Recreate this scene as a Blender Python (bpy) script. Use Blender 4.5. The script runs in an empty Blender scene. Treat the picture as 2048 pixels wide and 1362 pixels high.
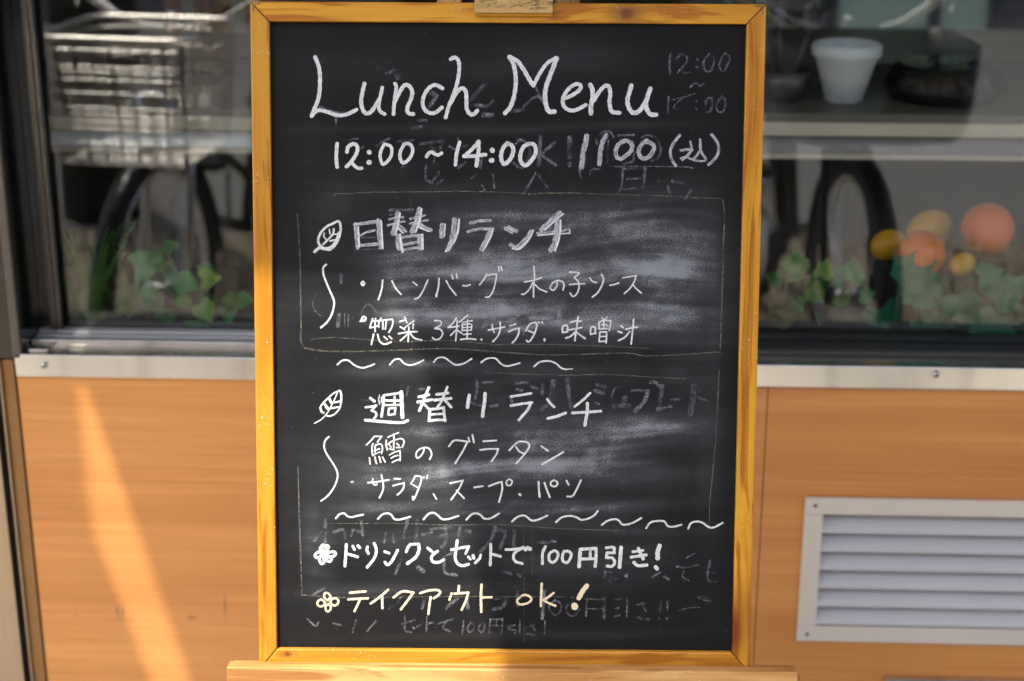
import bpy, bmesh, math, random
import numpy as np
from mathutils import Vector, Matrix
random.seed(7)
rng = np.random.default_rng(11)
SC = bpy.context.scene
COL = SC.collection
R = math.radians

# ------------------------------------------------------------ camera
F = 3400.0; CX, CY = 1024.0, 681.0          # focal length in photograph pixels
CAM = np.array([0.0, -2.2, 1.5])
yaw, pitch, roll = R(2.2), math.atan(F/9705), 0.001
_d = np.array([-math.sin(yaw)*math.cos(pitch), math.cos(yaw)*math.cos(pitch), -math.sin(pitch)])
_r = np.array([math.cos(yaw), math.sin(yaw), 0.0]); _u = np.cross(_r, _d)
_R = math.cos(roll)*_r + math.sin(roll)*_u
_U = -math.sin(roll)*_r + math.cos(roll)*_u
cam_data = bpy.data.cameras.new('camera'); cam = bpy.data.objects.new('camera', cam_data); COL.objects.link(cam)
m = Matrix.Identity(4)
for i in range(3):
    m[i][0] = _R[i]; m[i][1] = _U[i]; m[i][2] = -_d[i]; m[i][3] = CAM[i]
cam.matrix_world = m
cam_data.sensor_width = 36.0; cam_data.lens = F/2048*36
cam_data.clip_start = 0.02; cam_data.clip_end = 300
cam_data.dof.use_dof = True; cam_data.dof.focus_distance = 1.70; cam_data.dof.aperture_fstop = 5.0
SC.camera = cam

# ------------------------------------------------------------ sky, sun, exposure
SUN = np.array([0.25, 0.35, -0.90]); SUN = SUN/np.linalg.norm(SUN)      # the way the light travels
elev = math.asin(-SUN[2]); azim = math.atan2(-SUN[0], -SUN[1])          # clockwise from +Y
world = bpy.data.worlds.new('World'); SC.world = world; world.use_nodes = True
wt = world.node_tree; wt.nodes.clear()
wo = wt.nodes.new('ShaderNodeOutputWorld'); wb = wt.nodes.new('ShaderNodeBackground'); sk = wt.nodes.new('ShaderNodeTexSky')
sk.sky_type = 'NISHITA'; sk.sun_disc = False; sk.sun_elevation = elev; sk.sun_rotation = azim
sk.air_density = 0.75; sk.dust_density = 4.0; sk.ozone_density = 1.0
wb.inputs['Strength'].default_value = 0.15
wt.links.new(sk.outputs[0], wb.inputs[0]); wt.links.new(wb.outputs[0], wo.inputs[0])
sun_data = bpy.data.lights.new('sun', 'SUN'); sun = bpy.data.objects.new('sun', sun_data); COL.objects.link(sun)
sun.rotation_euler = Vector(SUN).to_track_quat('-Z', 'Y').to_euler()
sun_data.energy = 2.3; sun_data.angle = R(0.6); sun_data.color = (1.0, 0.95, 0.86)
SC.view_settings.view_transform = 'Standard'; SC.view_settings.look = 'None'
SC.view_settings.exposure = 1.80; SC.view_settings.gamma = 1.0; SC.view_settings.use_curve_mapping = False
SC.cycles.max_bounces = 10; SC.cycles.transparent_max_bounces = 24
SC.cycles.use_denoising = True
SC.cycles.sample_clamp_indirect = 4.0

# ------------------------------------------------------------ helpers
def at(px, py, y):
    """the world point on the plane Y = y that a photograph pixel looks at"""
    d = _d + _R*(px-CX)/F - _U*(py-CY)/F
    return CAM + d*((y-CAM[1])/d[1])

def onz(px, py, z):
    """the world point on the level Z = z that a photograph pixel looks at"""
    d = _d + _R*(px-CX)/F - _U*(py-CY)/F
    return CAM + d*((z-CAM[2])/d[2])

def tag(o, label=None, cat=None, group=None, kind=None):
    if label: o['label'] = label
    if cat: o['category'] = cat
    if group: o['group'] = group
    if kind: o['kind'] = kind
    return o

def empty(name, loc=(0, 0, 0), label=None, cat=None, group=None, mat=None):
    o = bpy.data.objects.new(name, None); COL.objects.link(o); o.empty_display_size = 0.05
    if mat is not None: o.matrix_world = mat
    else: o.location = loc
    return tag(o, label, cat, group)

class MB:
    """collects geometry for ONE mesh object"""
    def __init__(s): s.v = []; s.f = []; s.uv = None; s.sm = False
    def add(s, vs, fs):
        n = len(s.v); s.v += [tuple(map(float, p)) for p in vs]; s.f += [tuple(i+n for i in f) for f in fs]; return s
    def box(s, x0, x1, y0, y1, z0, z1):
        return s.add([(x0,y0,z0),(x1,y0,z0),(x1,y1,z0),(x0,y1,z0),(x0,y0,z1),(x1,y0,z1),(x1,y1,z1),(x0,y1,z1)],
                     [(0,3,2,1),(4,5,6,7),(0,1,5,4),(1,2,6,5),(2,3,7,6),(3,0,4,7)])
    def prism(s, poly, y0, y1):                      # polygon in x,z pushed along y
        n = len(poly)
        return s.add([(x, y0, z) for x, z in poly]+[(x, y1, z) for x, z in poly],
                     [tuple(range(n)), tuple(range(2*n-1, n-1, -1))]+[(i, i+n, (i+1) % n+n, (i+1) % n) for i in range(n)])
    def tube(s, pts, r, n=10, cap=True, closed=False):
        pts = [np.array(p, float) for p in pts]; m_ = len(pts); rs = r if isinstance(r, (list, tuple)) else [r]*m_
        rings = []; up = None
        for i, p in enumerate(pts):
            a = pts[(i-1) % m_] if (closed or i > 0) else p; b = pts[(i+1) % m_] if (closed or i < m_-1) else p
            t = b-a; t = t/(np.linalg.norm(t)+1e-12)
            if up is None:
                up = np.array([0, 0, 1.0]) if abs(t[2]) < 0.9 else np.array([1.0, 0, 0])
            e = up-t*(up@t); e = e/(np.linalg.norm(e)+1e-12); up = e; g = np.cross(t, e)
            rings.append([p+rs[i]*(math.cos(2*math.pi*k/n)*e+math.sin(2*math.pi*k/n)*g) for k in range(n)])
        fs = []
        q = m_ if closed else m_-1
        for i in range(q):
            j = (i+1) % m_
            for k in range(n):
                fs.append((i*n+k, i*n+(k+1) % n, j*n+(k+1) % n, j*n+k))
        if cap and not closed: fs += [tuple(range(n-1, -1, -1)), tuple((m_-1)*n+k for k in range(n))]
        return s.add([p for rg in rings for p in rg], fs)
    def lathe(s, prof, c=(0, 0, 0), n=32, axis='z'):
        vs = []
        for r_, h in prof:
            for k in range(n):
                a = 2*math.pi*k/n; p = (r_*math.cos(a), r_*math.sin(a), h)
                if axis == 'y': p = (p[0], p[2], p[1])
                if axis == 'x': p = (p[2], p[0], p[1])
                vs.append((p[0]+c[0], p[1]+c[1], p[2]+c[2]))
        return s.add(vs, [(i*n+k, i*n+(k+1) % n, (i+1)*n+(k+1) % n, (i+1)*n+k) for i in range(len(prof)-1) for k in range(n)])
    def smooth(s): s.sm = True; return s
    def build(s, name, mat, parent=None, bevel=0, kind=None, label=None):
        me = bpy.data.meshes.new(name); me.from_pydata(s.v, [], s.f); me.update()
        if s.uv is not None:
            l = me.uv_layers.new(name='UVMap'); l.data.foreach_set('uv', np.array([s.uv[v] for f in s.f for v in f], float).ravel())
        me.materials.append(mat)
        bm = bmesh.new(); bm.from_mesh(me)
        if s.uv is None: bmesh.ops.recalc_face_normals(bm, faces=bm.faces)
        bm.to_mesh(me); bm.free()
        if s.sm: me.polygons.foreach_set('use_smooth', [True]*len(me.polygons))
        o = bpy.data.objects.new(name, me); COL.objects.link(o)
        if parent is not None: o.parent = parent
        if bevel:
            b = o.modifiers.new('bevel', 'BEVEL'); b.width = bevel; b.segments = 2; b.limit_method = 'ANGLE'; b.angle_limit = R(40)
        if kind: o['kind'] = kind
        if label: o['label'] = label
        return o

def copy_tree(o, parent=None):
    c = o.copy(); COL.objects.link(c); c.parent = parent
    if parent is None and o.parent is not None: c.parent = o.parent
    for ch in list(o.children): copy_tree(ch, c)
    return c

# ------------------------------------------------------------ materials
class NT:
    def __init__(s, name):
        s.m = bpy.data.materials.new(name); s.m.use_nodes = True; s.t = s.m.node_tree; s.t.nodes.clear()
        s.out = s.n('ShaderNodeOutputMaterial')
    def n(s, ty, **kw):
        x = s.t.nodes.new(ty)
        for k, v in kw.items(): setattr(x, k, v)
        return x
    def set(s, sock, v):
        if isinstance(v, bpy.types.NodeSocket): s.t.links.new(v, sock)
        elif isinstance(v, (tuple, list)) and len(v) == 3 and sock.type == 'RGBA': sock.default_value = (*v, 1)
        else: sock.default_value = v
    def math(s, op, a, b=0.0, c=0.0, clamp=False):
        x = s.n('ShaderNodeMath', operation=op, use_clamp=clamp); s.set(x.inputs[0], a); s.set(x.inputs[1], b); s.set(x.inputs[2], c); return x.outputs[0]
    def mix(s, f, a, b, blend='MIX'):
        x = s.n('ShaderNodeMix', data_type='RGBA', blend_type=blend); s.set(x.inputs[0], f); s.set(x.inputs[6], a); s.set(x.inputs[7], b); return x.outputs[2]
    def coord(s, which='Object', scale=(1, 1, 1), loc=(0, 0, 0)):
        tc = s.n('ShaderNodeTexCoord'); mp = s.n('ShaderNodeMapping'); s.t.links.new(tc.outputs[which], mp.inputs[0])
        mp.inputs['Scale'].default_value = scale; mp.inputs['Location'].default_value = loc; return mp.outputs[0]
    def noise(s, vec, scale=5, detail=4, rough=0.5, dist=0.0):
        x = s.n('ShaderNodeTexNoise'); s.set(x.inputs['Vector'], vec); x.inputs['Scale'].default_value = scale
        x.inputs['Detail'].default_value = detail; x.inputs['Roughness'].default_value = rough; x.inputs['Distortion'].default_value = dist; return x.outputs[0]
    def ramp(s, f, stops, interp='LINEAR'):
        x = s.n('ShaderNodeValToRGB'); x.color_ramp.interpolation = interp; e = x.color_ramp.elements
        while len(e) < len(stops): e.new(0.5)
        for q, (p, c) in zip(e, stops): q.position = p; q.color = (c, c, c, 1) if isinstance(c, (int, float)) else (*c, 1)
        s.set(x.inputs[0], f); return x.outputs[0]
    def step(s, v, lo, hi):
        x = s.n('ShaderNodeMapRange', interpolation_type='SMOOTHSTEP'); s.set(x.inputs[0], v)
        x.inputs[1].default_value = lo; x.inputs[2].default_value = hi; return x.outputs[0]
    def blob(s, vec, c, r_):
        """1 at point c fading to 0 at the ellipsoid of radii r_"""
        a = s.n('ShaderNodeVectorMath', operation='SUBTRACT'); s.set(a.inputs[0], vec); a.inputs[1].default_value = c
        b = s.n('ShaderNodeVectorMath', operation='DIVIDE'); s.set(b.inputs[0], a.outputs[0]); b.inputs[1].default_value = r_
        l = s.n('ShaderNodeVectorMath', operation='LENGTH'); s.set(l.inputs[0], b.outputs[0])
        return s.step(l.outputs['Value'], 1.0, 0.25)
    def bump(s, h, strength=0.3, dist=0.001):
        x = s.n('ShaderNodeBump'); x.inputs['Strength'].default_value = strength; x.inputs['Distance'].default_value = dist; s.set(x.inputs['Height'], h); return x.outputs[0]
    def bsdf(s, color, rough=0.5, metal=0.0, normal=None, coat=0.0, spec=0.5, alpha=None, aniso=None, coat_rough=0.15):
        p = s.n('ShaderNodeBsdfPrincipled'); s.set(p.inputs['Base Color'], color); s.set(p.inputs['Roughness'], rough); s.set(p.inputs['Metallic'], metal)
        s.set(p.inputs['Coat Weight'], coat); s.set(p.inputs['Specular IOR Level'], spec); p.inputs['Coat Roughness'].default_value = coat_rough
        if normal is not None: s.set(p.inputs['Normal'], normal)
        if alpha is not None: s.set(p.inputs['Alpha'], alpha)
        if aniso is not None: s.set(p.inputs['Anisotropic'], aniso)
        s.t.links.new(p.outputs[0], s.out.inputs[0]); return p

def simple(name, col, rough=0.5, metal=0.0, var=0.12, scale=30, **kw):
    t = NT(name); n_ = t.noise(t.coord(), scale, 4, 0.6)
    c = t.mix(n_, tuple(x*(1-var) for x in col), tuple(min(1, x*(1+var)) for x in col))
    rr = t.math('ADD', t.math('MULTIPLY', n_, 0.15), rough-0.07)
    t.bsdf(c, rr, metal, **kw); return t.m

def stretched(scale_along, scale_across, axis):
    return {'x': (scale_along, scale_across, scale_across), 'z': (scale_across, scale_across, scale_along), 'y': (scale_across, scale_along, scale_across)}[axis]

def pine(name, axis, c1, c2, loc=(0, 0, 0), knots=(), chips=0.5, coat=0.25, ring=1.0, spots=(), tilt=0.0, dark=(.16, .05, .01)):
    """varnished softwood, grain along one axis; knots = (x, y, z, rx, ry, rz, strength)"""
    t = NT(name); ob = t.coord()
    w = t.noise(t.coord(scale=stretched(2.2, 9, axis), loc=loc), 1, 2, 0.5)
    wv = t.n('ShaderNodeVectorMath', operation='SCALE'); t.set(wv.inputs[0], w); wv.inputs['Scale'].default_value = 0.8
    v2 = t.n('ShaderNodeVectorMath', operation='ADD'); gc = t.coord(scale=stretched(2.0, 150*ring, axis), loc=loc); gc.node.inputs['Rotation'].default_value = (0, tilt, 0); t.set(v2.inputs[0], gc)
    sc = t.n('ShaderNodeVectorMath', operation='SCALE'); t.set(sc.inputs[0], t.n('ShaderNodeTexNoise').outputs[1]) if False else None
    cmb = t.n('ShaderNodeCombineXYZ'); k = t.math('MULTIPLY', w, 9.0)
    for i in range(3): t.set(cmb.inputs[i], k)
    t.set(v2.inputs[1], cmb.outputs[0])
    g = t.noise(v2.outputs[0], 1.0, 2, 0.45)
    lines = t.step(g, 0.50, 0.66)
    fine = t.noise(t.coord(scale=stretched(14, 900, axis)), 1, 3, 0.6)
    broad = t.noise(t.coord(scale=stretched(5, 40, axis), loc=(3, 1, 2)), 1, 2, 0.5)
    c = t.mix(t.step(broad, 0.35, 0.68), c1, c2)
    c = t.mix(t.math('MULTIPLY', lines, 0.75), c, tuple(a*b for a, b in zip(c2, (.60, .40, .25))))
    c = t.mix(t.math('MULTIPLY', t.step(fine, 0.5, 0.8), 0.35), c, tuple(min(1, a*1.35) for a in c1))
    for kx, ky, kz, rx, ry, rz, st in knots:
        c = t.mix(t.math('MULTIPLY', t.blob(ob, (kx, ky, kz), (rx, ry, rz)), st), c, dark)
    n1 = t.noise(ob, 330, 2, 0.7); n2 = t.noise(ob, 17, 1, 0.5)
    for sx_, sz_, rx_, rz_ in spots: n2 = t.math('MAXIMUM', n2, t.blob(ob, (sx_, 0, sz_), (rx_, .03, rz_)))
    ch = t.math('MULTIPLY', t.step(n1, 0.645, 0.675), t.step(n2, 0.50, 0.62))
    c = t.mix(t.math('MULTIPLY', ch, chips), c, (.75, .68, .58))
    t.bsdf(c, 0.42, 0, t.bump(t.math('ADD', g, t.math('MULTIPLY', fine, 0.4)), 0.25, 0.0006), coat=coat, spec=0.3, coat_rough=0.2)
    return t.m

def brushed(name, col, rough=0.3, axis='x', var=0.18):
    t = NT(name)
    a = t.noise(t.coord(scale=stretched(3, 900, axis)), 1, 3, 0.6)
    b = t.noise(t.coord(), 14, 3, 0.5)
    w_ = t.noise(t.coord(scale=(16, 0, 0) if axis == 'x' else (0, 0, 3)), 1, 2, 0.6)
    c = t.mix(a, tuple(x*(1-var) for x in col), tuple(min(1, x*(1+var)) for x in col))
    c = t.mix(t.math('MULTIPLY', t.step(w_, .48, .68), .45), c, tuple(x*.62 for x in col))  # broad dark bands put into the colour like reflections
    t.bsdf(c, t.math('ADD', t.math('MULTIPLY', b, 0.16), rough-0.08), 1.0, t.bump(a, 0.08, 0.0003), aniso=0.5)
    return t.m

def laminate():
    t = NT('orange wood laminate'); ob = t.coord()
    a = t.noise(t.coord(scale=(0.9, 1, 26)), 1, 4, 0.55, 0.3)
    b = t.noise(t.coord(scale=(3.5, 1, 190), loc=(0, 0, 4)), 1, 4, 0.6)
    c3 = t.noise(t.coord(scale=(1.2, 1, 7), loc=(2, 0, 1)), 1, 2, 0.5)
    c = t.mix(t.step(a, 0.3, 0.7), (.55, .210, .050), (.68, .288, .080))
    c = t.mix(t.math('MULTIPLY', t.step(b, 0.38, 0.68), 0.40), c, (.40, .14, .026))
    c = t.mix(t.math('MULTIPLY', t.step(c3, 0.42, 0.70), 0.30), c, (.72, .34, .085))
    po = t.noise(t.coord(scale=(16, 1, 700)), 1, 2, 0.6)
    c = t.mix(t.math('MULTIPLY', t.step(po, 0.60, 0.72), 0.22), c, (.36, .13, .035))
    sm = t.noise(t.coord(scale=(2.5, 1, 2.5), loc=(7, 0, 3)), 1, 5, 0.7)
    c = t.mix(t.math('MULTIPLY', t.step(sm, 0.5, 0.75), 0.12), c, (.30, .17, .09))
    # scuffs where they are in the photograph
    sc = t.noise(t.coord(scale=(260, 1, 40)), 1, 3, 0.7)
    for px, py, rx, rz in ((240, 1225, .010, .020), (452, 1215, .004, .040), (154, 1230, .004, .004), (385, 1235, .012, .004), (1290, 1150, .01, .02)):
        p = at(px, py, 0.0)
        c = t.mix(t.math('MULTIPLY', t.math('MULTIPLY', t.blob(ob, tuple(p), (rx, 1, rz)), t.step(sc, 0.42, 0.56)), 0.8), c, (.13, .07, .05))
    t.bsdf(c, 0.38, 0, t.bump(b, 0.05, 0.0003), spec=0.45); return t.m
# ------------------------------------------------------------ the chalk writing: strokes read off the photograph
# every block: (kind of chalk, part label, [(origin x, origin y, magnification, 'width: x,y x,y ...; width: ...'), ...])
# a star after a point keeps the corner sharp
CROPS = dict(A=(600,90,5.32), B=(960,90,8), C=(1200,90,8), D=(640,250,8), E=(896,250,8), F=(1130,250,8), G=(1330,250,13.62), H=(600,410,8), I=(856,410,6.564),
 J=(600,510,7.168), K=(740,520,7.314), L=(1020,520,7.314), M=(720,620,8.533), N=(940,620,8.533), O=(1100,620,10.24), P=(620,760,10.24), Q=(800,760,10.24),
 R=(980,760,8.533), S=(620,860,8.5125), T=(720,860,12.8), U=(880,860,6.827), V=(620,1080,8), W=(860,1080,8), X=(1070,1080,7.585), Y=(640,690,3.793),
 Z=(640,1000,4.876), a=(1030,1000,4.6545), b=(1140,740,6.0235), c=(1080,1100,5.12), d=(600,1040,4.096), p=(0,0,1))
WRITING = [
('heading', 'large white chalk words Lunch Menu', [
 ('A','w','44: 162,130 200,230 213,340 210,470 195,570 160,660 125,755; 42: 125,755 170,705 230,695 300,715 390,745 470,745 540,720 600,688; 44: 685,410 665,500 650,600 665,680 700,725 750,715 800,650 840,580; 40: 875,455 855,550 838,640 850,700 900,735; 40: 1010,412 1025,450 1010,560 1000,650 995,735; 44: 1010,600 1050,520 1100,440 1135,425 1175,450 1195,510 1175,590 1148,650 1140,700 1165,730 1205,735; 42: 1515,460 1440,425 1370,460 1320,540 1305,620 1330,690 1390,725 1450,715 1510,665; 42: 1605,150 1645,132 1685,165 1695,240 1685,340 1660,450 1620,560 1580,660 1550,770; 44: 1600,620 1650,530 1700,470 1735,460 1765,500 1770,600 1775,680 1810,735 1850,735 1885,700'),
 ('A','g','30: 210,660 300,690 400,725 500,725; 20: 385,770 385,830'),
 ('B','w','70: 470,190 530,290 560,420 575,560 565,700 535,860 480,1000 400,1090; 70: 480,190 600,260 690,380 760,500 830,620; 62: 855,650 910,540 990,400 1090,280 1220,205; 76: 1225,215 1170,360 1110,520 1060,660 1040,800 1055,950 1100,1060 1190,1065; 64: 1370,850 1480,800 1590,720 1610,650 1540,625 1440,680 1360,780 1325,880 1340,970 1400,1030 1490,1050 1580,1020 1690,960; 76: 1765,640 1800,720 1800,850 1775,980 1775,1090; 66: 1830,880 1900,760 1990,660 2060,665 2085,780 2070,900 2085,1010 2120,1070 2230,1085'),
 ('C','w','74: 500,650 470,760 440,880 460,1000 530,1085 620,1060 700,960 760,850; 74: 805,700 770,800 735,920 750,1030 810,1110 895,1115')]),
('time_line', 'white chalk hours 12:00 to 14:00 under the heading', [
 ('D','w','62: 275,300 262,420 262,560 275,670; 62: 430,430 450,350 520,305 580,320 600,390 575,470 520,560 470,620 425,665; 55: 515,610 560,660 620,695 665,690; 72: 785,432 790,440; 78: 782,598 790,598; 54: 1030,305 980,400 960,500 985,590 1010,630 1070,590 1130,510 1150,420 1130,340 1070,315; 56: 1350,310 1300,390 1278,490 1295,570 1330,605 1400,570 1460,490 1485,400 1460,330 1400,295 1340,310; 58: 1705,505 1740,450 1790,435 1840,465 1890,480 1945,450'),
 ('E','w','60: 185,280 155,380 130,500 120,635; 60: 490,265 420,350 340,430 255,500* 400,498 600,475; 64: 490,265 488,400 470,540 455,650; 80: 705,400 712,410; 78: 690,567 705,567; 68: 960,300 900,340 860,430 850,530 890,620 960,590 1020,500 1045,400 1020,330 950,290; 66: 1290,300 1210,350 1165,450 1155,550 1200,630 1260,640 1340,560 1400,460 1400,370 1370,310 1300,300')]),
('price_line', 'bluish white chalk price 1100 in brackets right of the hours', [
 ('F','b','88: 345,180 330,280 295,420 280,560 265,670; 78: 655,165 600,280 565,420 555,560 550,620; 74: 960,250 860,310 810,420 830,510 900,535 990,480 1060,400 1070,310 1010,260 940,255; 74: 1310,250 1230,310 1180,410 1200,500 1270,535 1350,500 1410,420 1420,340 1360,280 1290,270'),
 ('G','b','85: 400,280 260,450 160,650 150,800 200,970 290,1100; 66: 690,450 720,600; 75: 430,685 600,670 740,670* 640,800 480,950; 58: 430,910 560,870 700,920 850,970 1000,985 1130,960; 78: 955,400 960,600 1010,780 1100,900; 70: 940,720 870,820 790,910; 85: 1275,270 1400,430 1460,600 1450,760 1350,930 1190,1080')]),
('leaf_drawing', 'chalk leaf left of the upper dish heading', [
 ('H','w','40: 310,640 290,560 330,450 420,350 520,300 620,262 650,380 620,530 560,640 470,715 370,690 330,650; 56: 350,690 430,700 520,660 590,560 625,450; 50: 330,665 235,745; 33: 370,630 450,550 530,460 540,385; 24: 425,560 380,500 390,450; 24: 480,460 470,390; 24: 530,470 600,465; 30: 480,575 570,555')]),
('upper_dish_heading', 'overdrawn white chalk characters of the daily lunch heading', [
 ('H','b','64: 885,310 905,500 920,680; 60: 880,315 1040,290 1270,262; 84: 1255,255 1270,450 1295,670; 40: 960,490 1050,440 1190,405; 55: 950,650 1100,635 1240,625; 86: 1565,140 1535,300 1490,450; 36: 1430,230 1540,200 1650,195; 36: 1405,325 1530,290 1670,262; 60: 1590,340 1685,415; 86: 1910,70 1870,230 1795,420; 36: 1765,220 1900,190 2000,165; 34: 1760,300 1900,265 2045,245; 66: 1915,310 1980,350 2090,400; 86: 1560,500 1575,620 1585,690; 50: 1600,530 1750,500 1900,485; 84: 1900,500 1920,600 1925,690; 45: 1650,635 1760,615 1900,590; 40: 1660,720 1800,690 1930,680'),
 ('H','w','28: 930,350 950,665; 28: 1298,255 1312,480 1325,695; 30: 1600,135 1570,300 1530,465; 30: 1945,65 1920,230 1850,430; 38: 1600,475 1620,620 1640,750; 38: 1955,475 1960,600 1960,700; 24: 1565,370 1650,450; 24: 1890,350 1980,390 2060,420'),
 ('H','g','24: 880,720 1330,700; 22: 1600,770 1930,760; 40: 1440,85 1800,75; 20: 1440,160 1500,150; 22: 950,520 1230,515'),
 ('I','b','74: 190,270 180,405; 70: 348,195 335,350 300,500 265,575; 42: 560,235 680,210 815,205; 40: 525,350 640,320 850,310; 60: 810,340 760,460 700,580; 56: 1020,310 1100,350; 50: 1060,290 1165,345; 54: 1350,350 1270,460 1160,550 1085,520; 66: 1730,105 1620,200 1490,320; 28: 1430,368 1650,350; 26: 1765,340 1850,320; 72: 1700,210 1690,350 1660,500 1615,590'),
 ('I','w','24: 224,255 212,405; 30: 408,192 390,350 330,500 235,605; 26: 855,315 810,440 722,595; 28: 1380,335 1310,470 1200,573 1112,568; 24: 1775,115 1650,220 1535,325; 20: 1440,398 1655,378; 18: 1755,376 1862,370* 1858,322; 28: 1738,205 1735,350 1708,480 1668,598')]),
('upper_brace', 'tall thin chalk curve left of the upper dish list', [('J','w','28: 375,137 335,180 335,270 380,400 440,540 485,650 485,740 450,860 390,960 300,1040')]),
('bullet', 'small chalk ring before the hamburg line', [('J','w','28: 900,380 880,405 900,435 925,410 900,380')]),
('bullet', 'small chalk ring before the side dish line', [('J','w','26: 880,945 865,950; 30: 880,935 905,885 940,900 930,940 880,940')]),
('hamburg_line', 'thin white chalk line of katakana naming the hamburg steak', [
 ('K','w','25: 185,295 175,400 150,500 122,578; 24: 320,305 380,420 455,503; 22: 630,325 690,370; 24: 845,295 790,420 720,540 655,572; 25: 1010,270 1000,400 970,525; 34: 972,505 970,530; 24: 1115,305 1170,400 1258,512; 24: 1200,220 1212,275; 24: 1265,205 1275,262; 25: 1360,373 1410,378 1465,362; 24: 1708,205 1660,290 1602,362; 22: 1725,230 1780,210 1850,205* 1840,300 1800,450 1740,540 1692,540; 23: 1885,100 1890,155; 23: 1920,100 1932,150'),
 ('L','w','24: 350,90 358,250 345,400 345,540; 22: 210,320 330,300 465,258; 23: 335,330 280,430 215,495 172,500; 23: 360,350 430,420 540,468; 23: 690,320 685,380 640,440 600,430 590,390 630,330 700,300 770,320 790,370 775,438; 23: 870,175 950,178 1010,190* 985,225 945,255 1000,320 1010,400 980,490 920,535 880,485; 22: 872,360 980,350 1090,348; 23: 1170,265 1205,310 1265,330; 24: 1340,212 1368,280 1340,380 1280,480 1205,543; 24: 1465,368 1520,360 1590,336; 23: 1650,260 1740,245 1845,230* 1820,310 1750,420 1672,490; 23: 1800,365 1850,420 1920,483')]),
('side_dish_line', 'thin white chalk line listing three side dishes and salad', [
 ('M','w','27: 215,150 195,210 168,298; 26: 170,305 270,280 300,270; 27: 265,145 255,260 258,368; 25: 210,195 310,180; 25: 357,138 322,220 320,292; 26: 300,190 420,170 555,158* 560,230 530,320 490,383; 27: 388,180 390,325; 27: 450,180 432,325; 30: 232,415 195,585; 30: 302,418 335,530 420,582 528,548; 28: 410,455 465,500; 28: 497,448 540,490; 26: 680,195 780,170; 26: 765,120 800,218; 24: 920,185 830,250 765,300; 28: 688,288 765,333; 27: 910,238 905,315; 28: 658,403 820,375 978,368; 28: 835,292 830,400 822,540; 28: 815,405 760,460 690,520; 28: 850,390 930,480 1055,515; 28: 1275,182 1350,182 1390,220 1350,280 1275,315 1370,330 1410,400 1370,480 1290,508 1238,472; 27: 1645,133 1590,220 1502,298* 1590,290 1690,275; 27: 1660,172 1650,350 1632,525; 26: 1640,340 1548,432; 26: 1670,350 1738,398; 26: 1838,90 1740,170 1692,208; 24: 1750,212 1915,182; 25: 1745,240 1742,350; 23: 1750,250 1890,240 1905,300 1890,350; 22: 1755,300 1895,292; 23: 1755,348 1900,345; 25: 1835,172 1828,495; 25: 1765,418 1895,408; 28: 1718,503 1850,490 1975,503'),
 ('M','g','34: 760,100 780,150; 34: 885,90 870,180; 30: 780,160 980,150'),
 ('N','w','34: 193,503 198,505; 27: 315,343 430,320 590,290; 26: 378,248 388,330 415,383; 27: 513,208 515,330 470,450 392,540; 27: 685,268 780,242; 29: 660,368 750,330 840,312* 830,400 780,500 722,560; 28: 1110,212 1040,230 980,300 953,355; 29: 1115,208 1140,260 1110,380 1040,510 990,542 965,518; 26: 990,350 1080,388; 26: 1160,205 1185,218; 27: 1225,203 1242,225; 34: 1270,495 1272,522'),
 ('O','w','37: 262,330 252,390 260,455; 36: 272,322 340,312 362,360 352,425; 34: 255,460 362,448; 35: 418,253 530,225 635,230; 35: 388,408 520,385 650,358; 37: 578,140 560,260 530,450 508,630; 38: 510,455 420,540 325,575; 36: 560,465 640,530 720,585; 35: 843,350 828,430 832,498; 34: 850,345 918,352 928,410 918,462; 32: 835,498 945,475; 32: 1065,165 1095,200; 32: 1165,150 1125,195; 34: 1010,250 1006,330 1008,390; 34: 1015,238 1120,215 1242,220* 1235,320 1212,418; 33: 1100,210 1105,375; 33: 1065,300 1120,295 1180,325; 32: 1015,388 1175,380; 34: 1022,460 1005,635; 33: 1025,450 1158,450* 1158,560 1148,675; 30: 1025,545 1150,538; 32: 1005,643 1160,640; 38: 1450,325 1500,362; 38: 1395,440 1475,465; 36: 1628,443 1530,560 1405,625; 36: 1555,395 1680,365 1790,352; 36: 1714,188 1700,350 1680,530 1662,695')]),
('upper_wave_row', 'row of five chalk waves under the upper dish list', [
 ('Y','w','13: 133,148 170,118 215,118 265,155 320,173 365,163 412,145; 13: 530,148 565,112 605,108 640,140 685,152 740,138 785,115; 13: 862,130 895,98 945,97 985,125 1030,150 1090,140 1150,105; 13: 1222,132 1270,102 1330,102 1370,140 1415,160 1470,150 1515,137; 13: 1625,162 1670,128 1740,122 1790,140 1830,175 1870,185; 8: 1860,184 1915,181')]),
('leaf_drawing', 'chalk leaf with a long curved stem left of the lower dish heading', [
 ('P','w','34: 600,215 480,275 370,370 270,470 215,560 225,640 280,668; 48: 212,570 235,640 278,670; 44: 618,225 640,300 640,450; 34: 640,450 600,590 500,700 400,738 345,735; 26: 560,265 500,400 430,540 350,680 240,800 92,888; 60: 395,385 435,460; 58: 305,500 365,590; 42: 500,460 640,432; 42: 420,580 575,555')]),
('lower_dish_heading', 'bold white chalk characters of the weekly lunch heading', [
 ('P','w','60: 1235,370 1320,435; 50: 1140,560 1260,545 1360,520* 1262,620; 50: 1262,625 1350,670 1350,740 1310,790; 66: 1135,822 1400,845 1700,868 1900,868 2000,830; 60: 1510,320 1500,500 1465,745; 70: 1480,370 1482,440; 52: 1520,310 1680,290 1850,262; 88: 1870,250 1880,500 1893,760; 52: 1530,420 1700,420 1850,422; 44: 1520,515 1700,510 1850,510; 52: 1735,345 1730,500; 46: 1612,590 1605,710; 50: 1620,585 1750,570* 1738,680; 46: 1612,715 1735,700'),
 ('P','b','30: 1420,310 1405,400 1430,500'),
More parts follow.
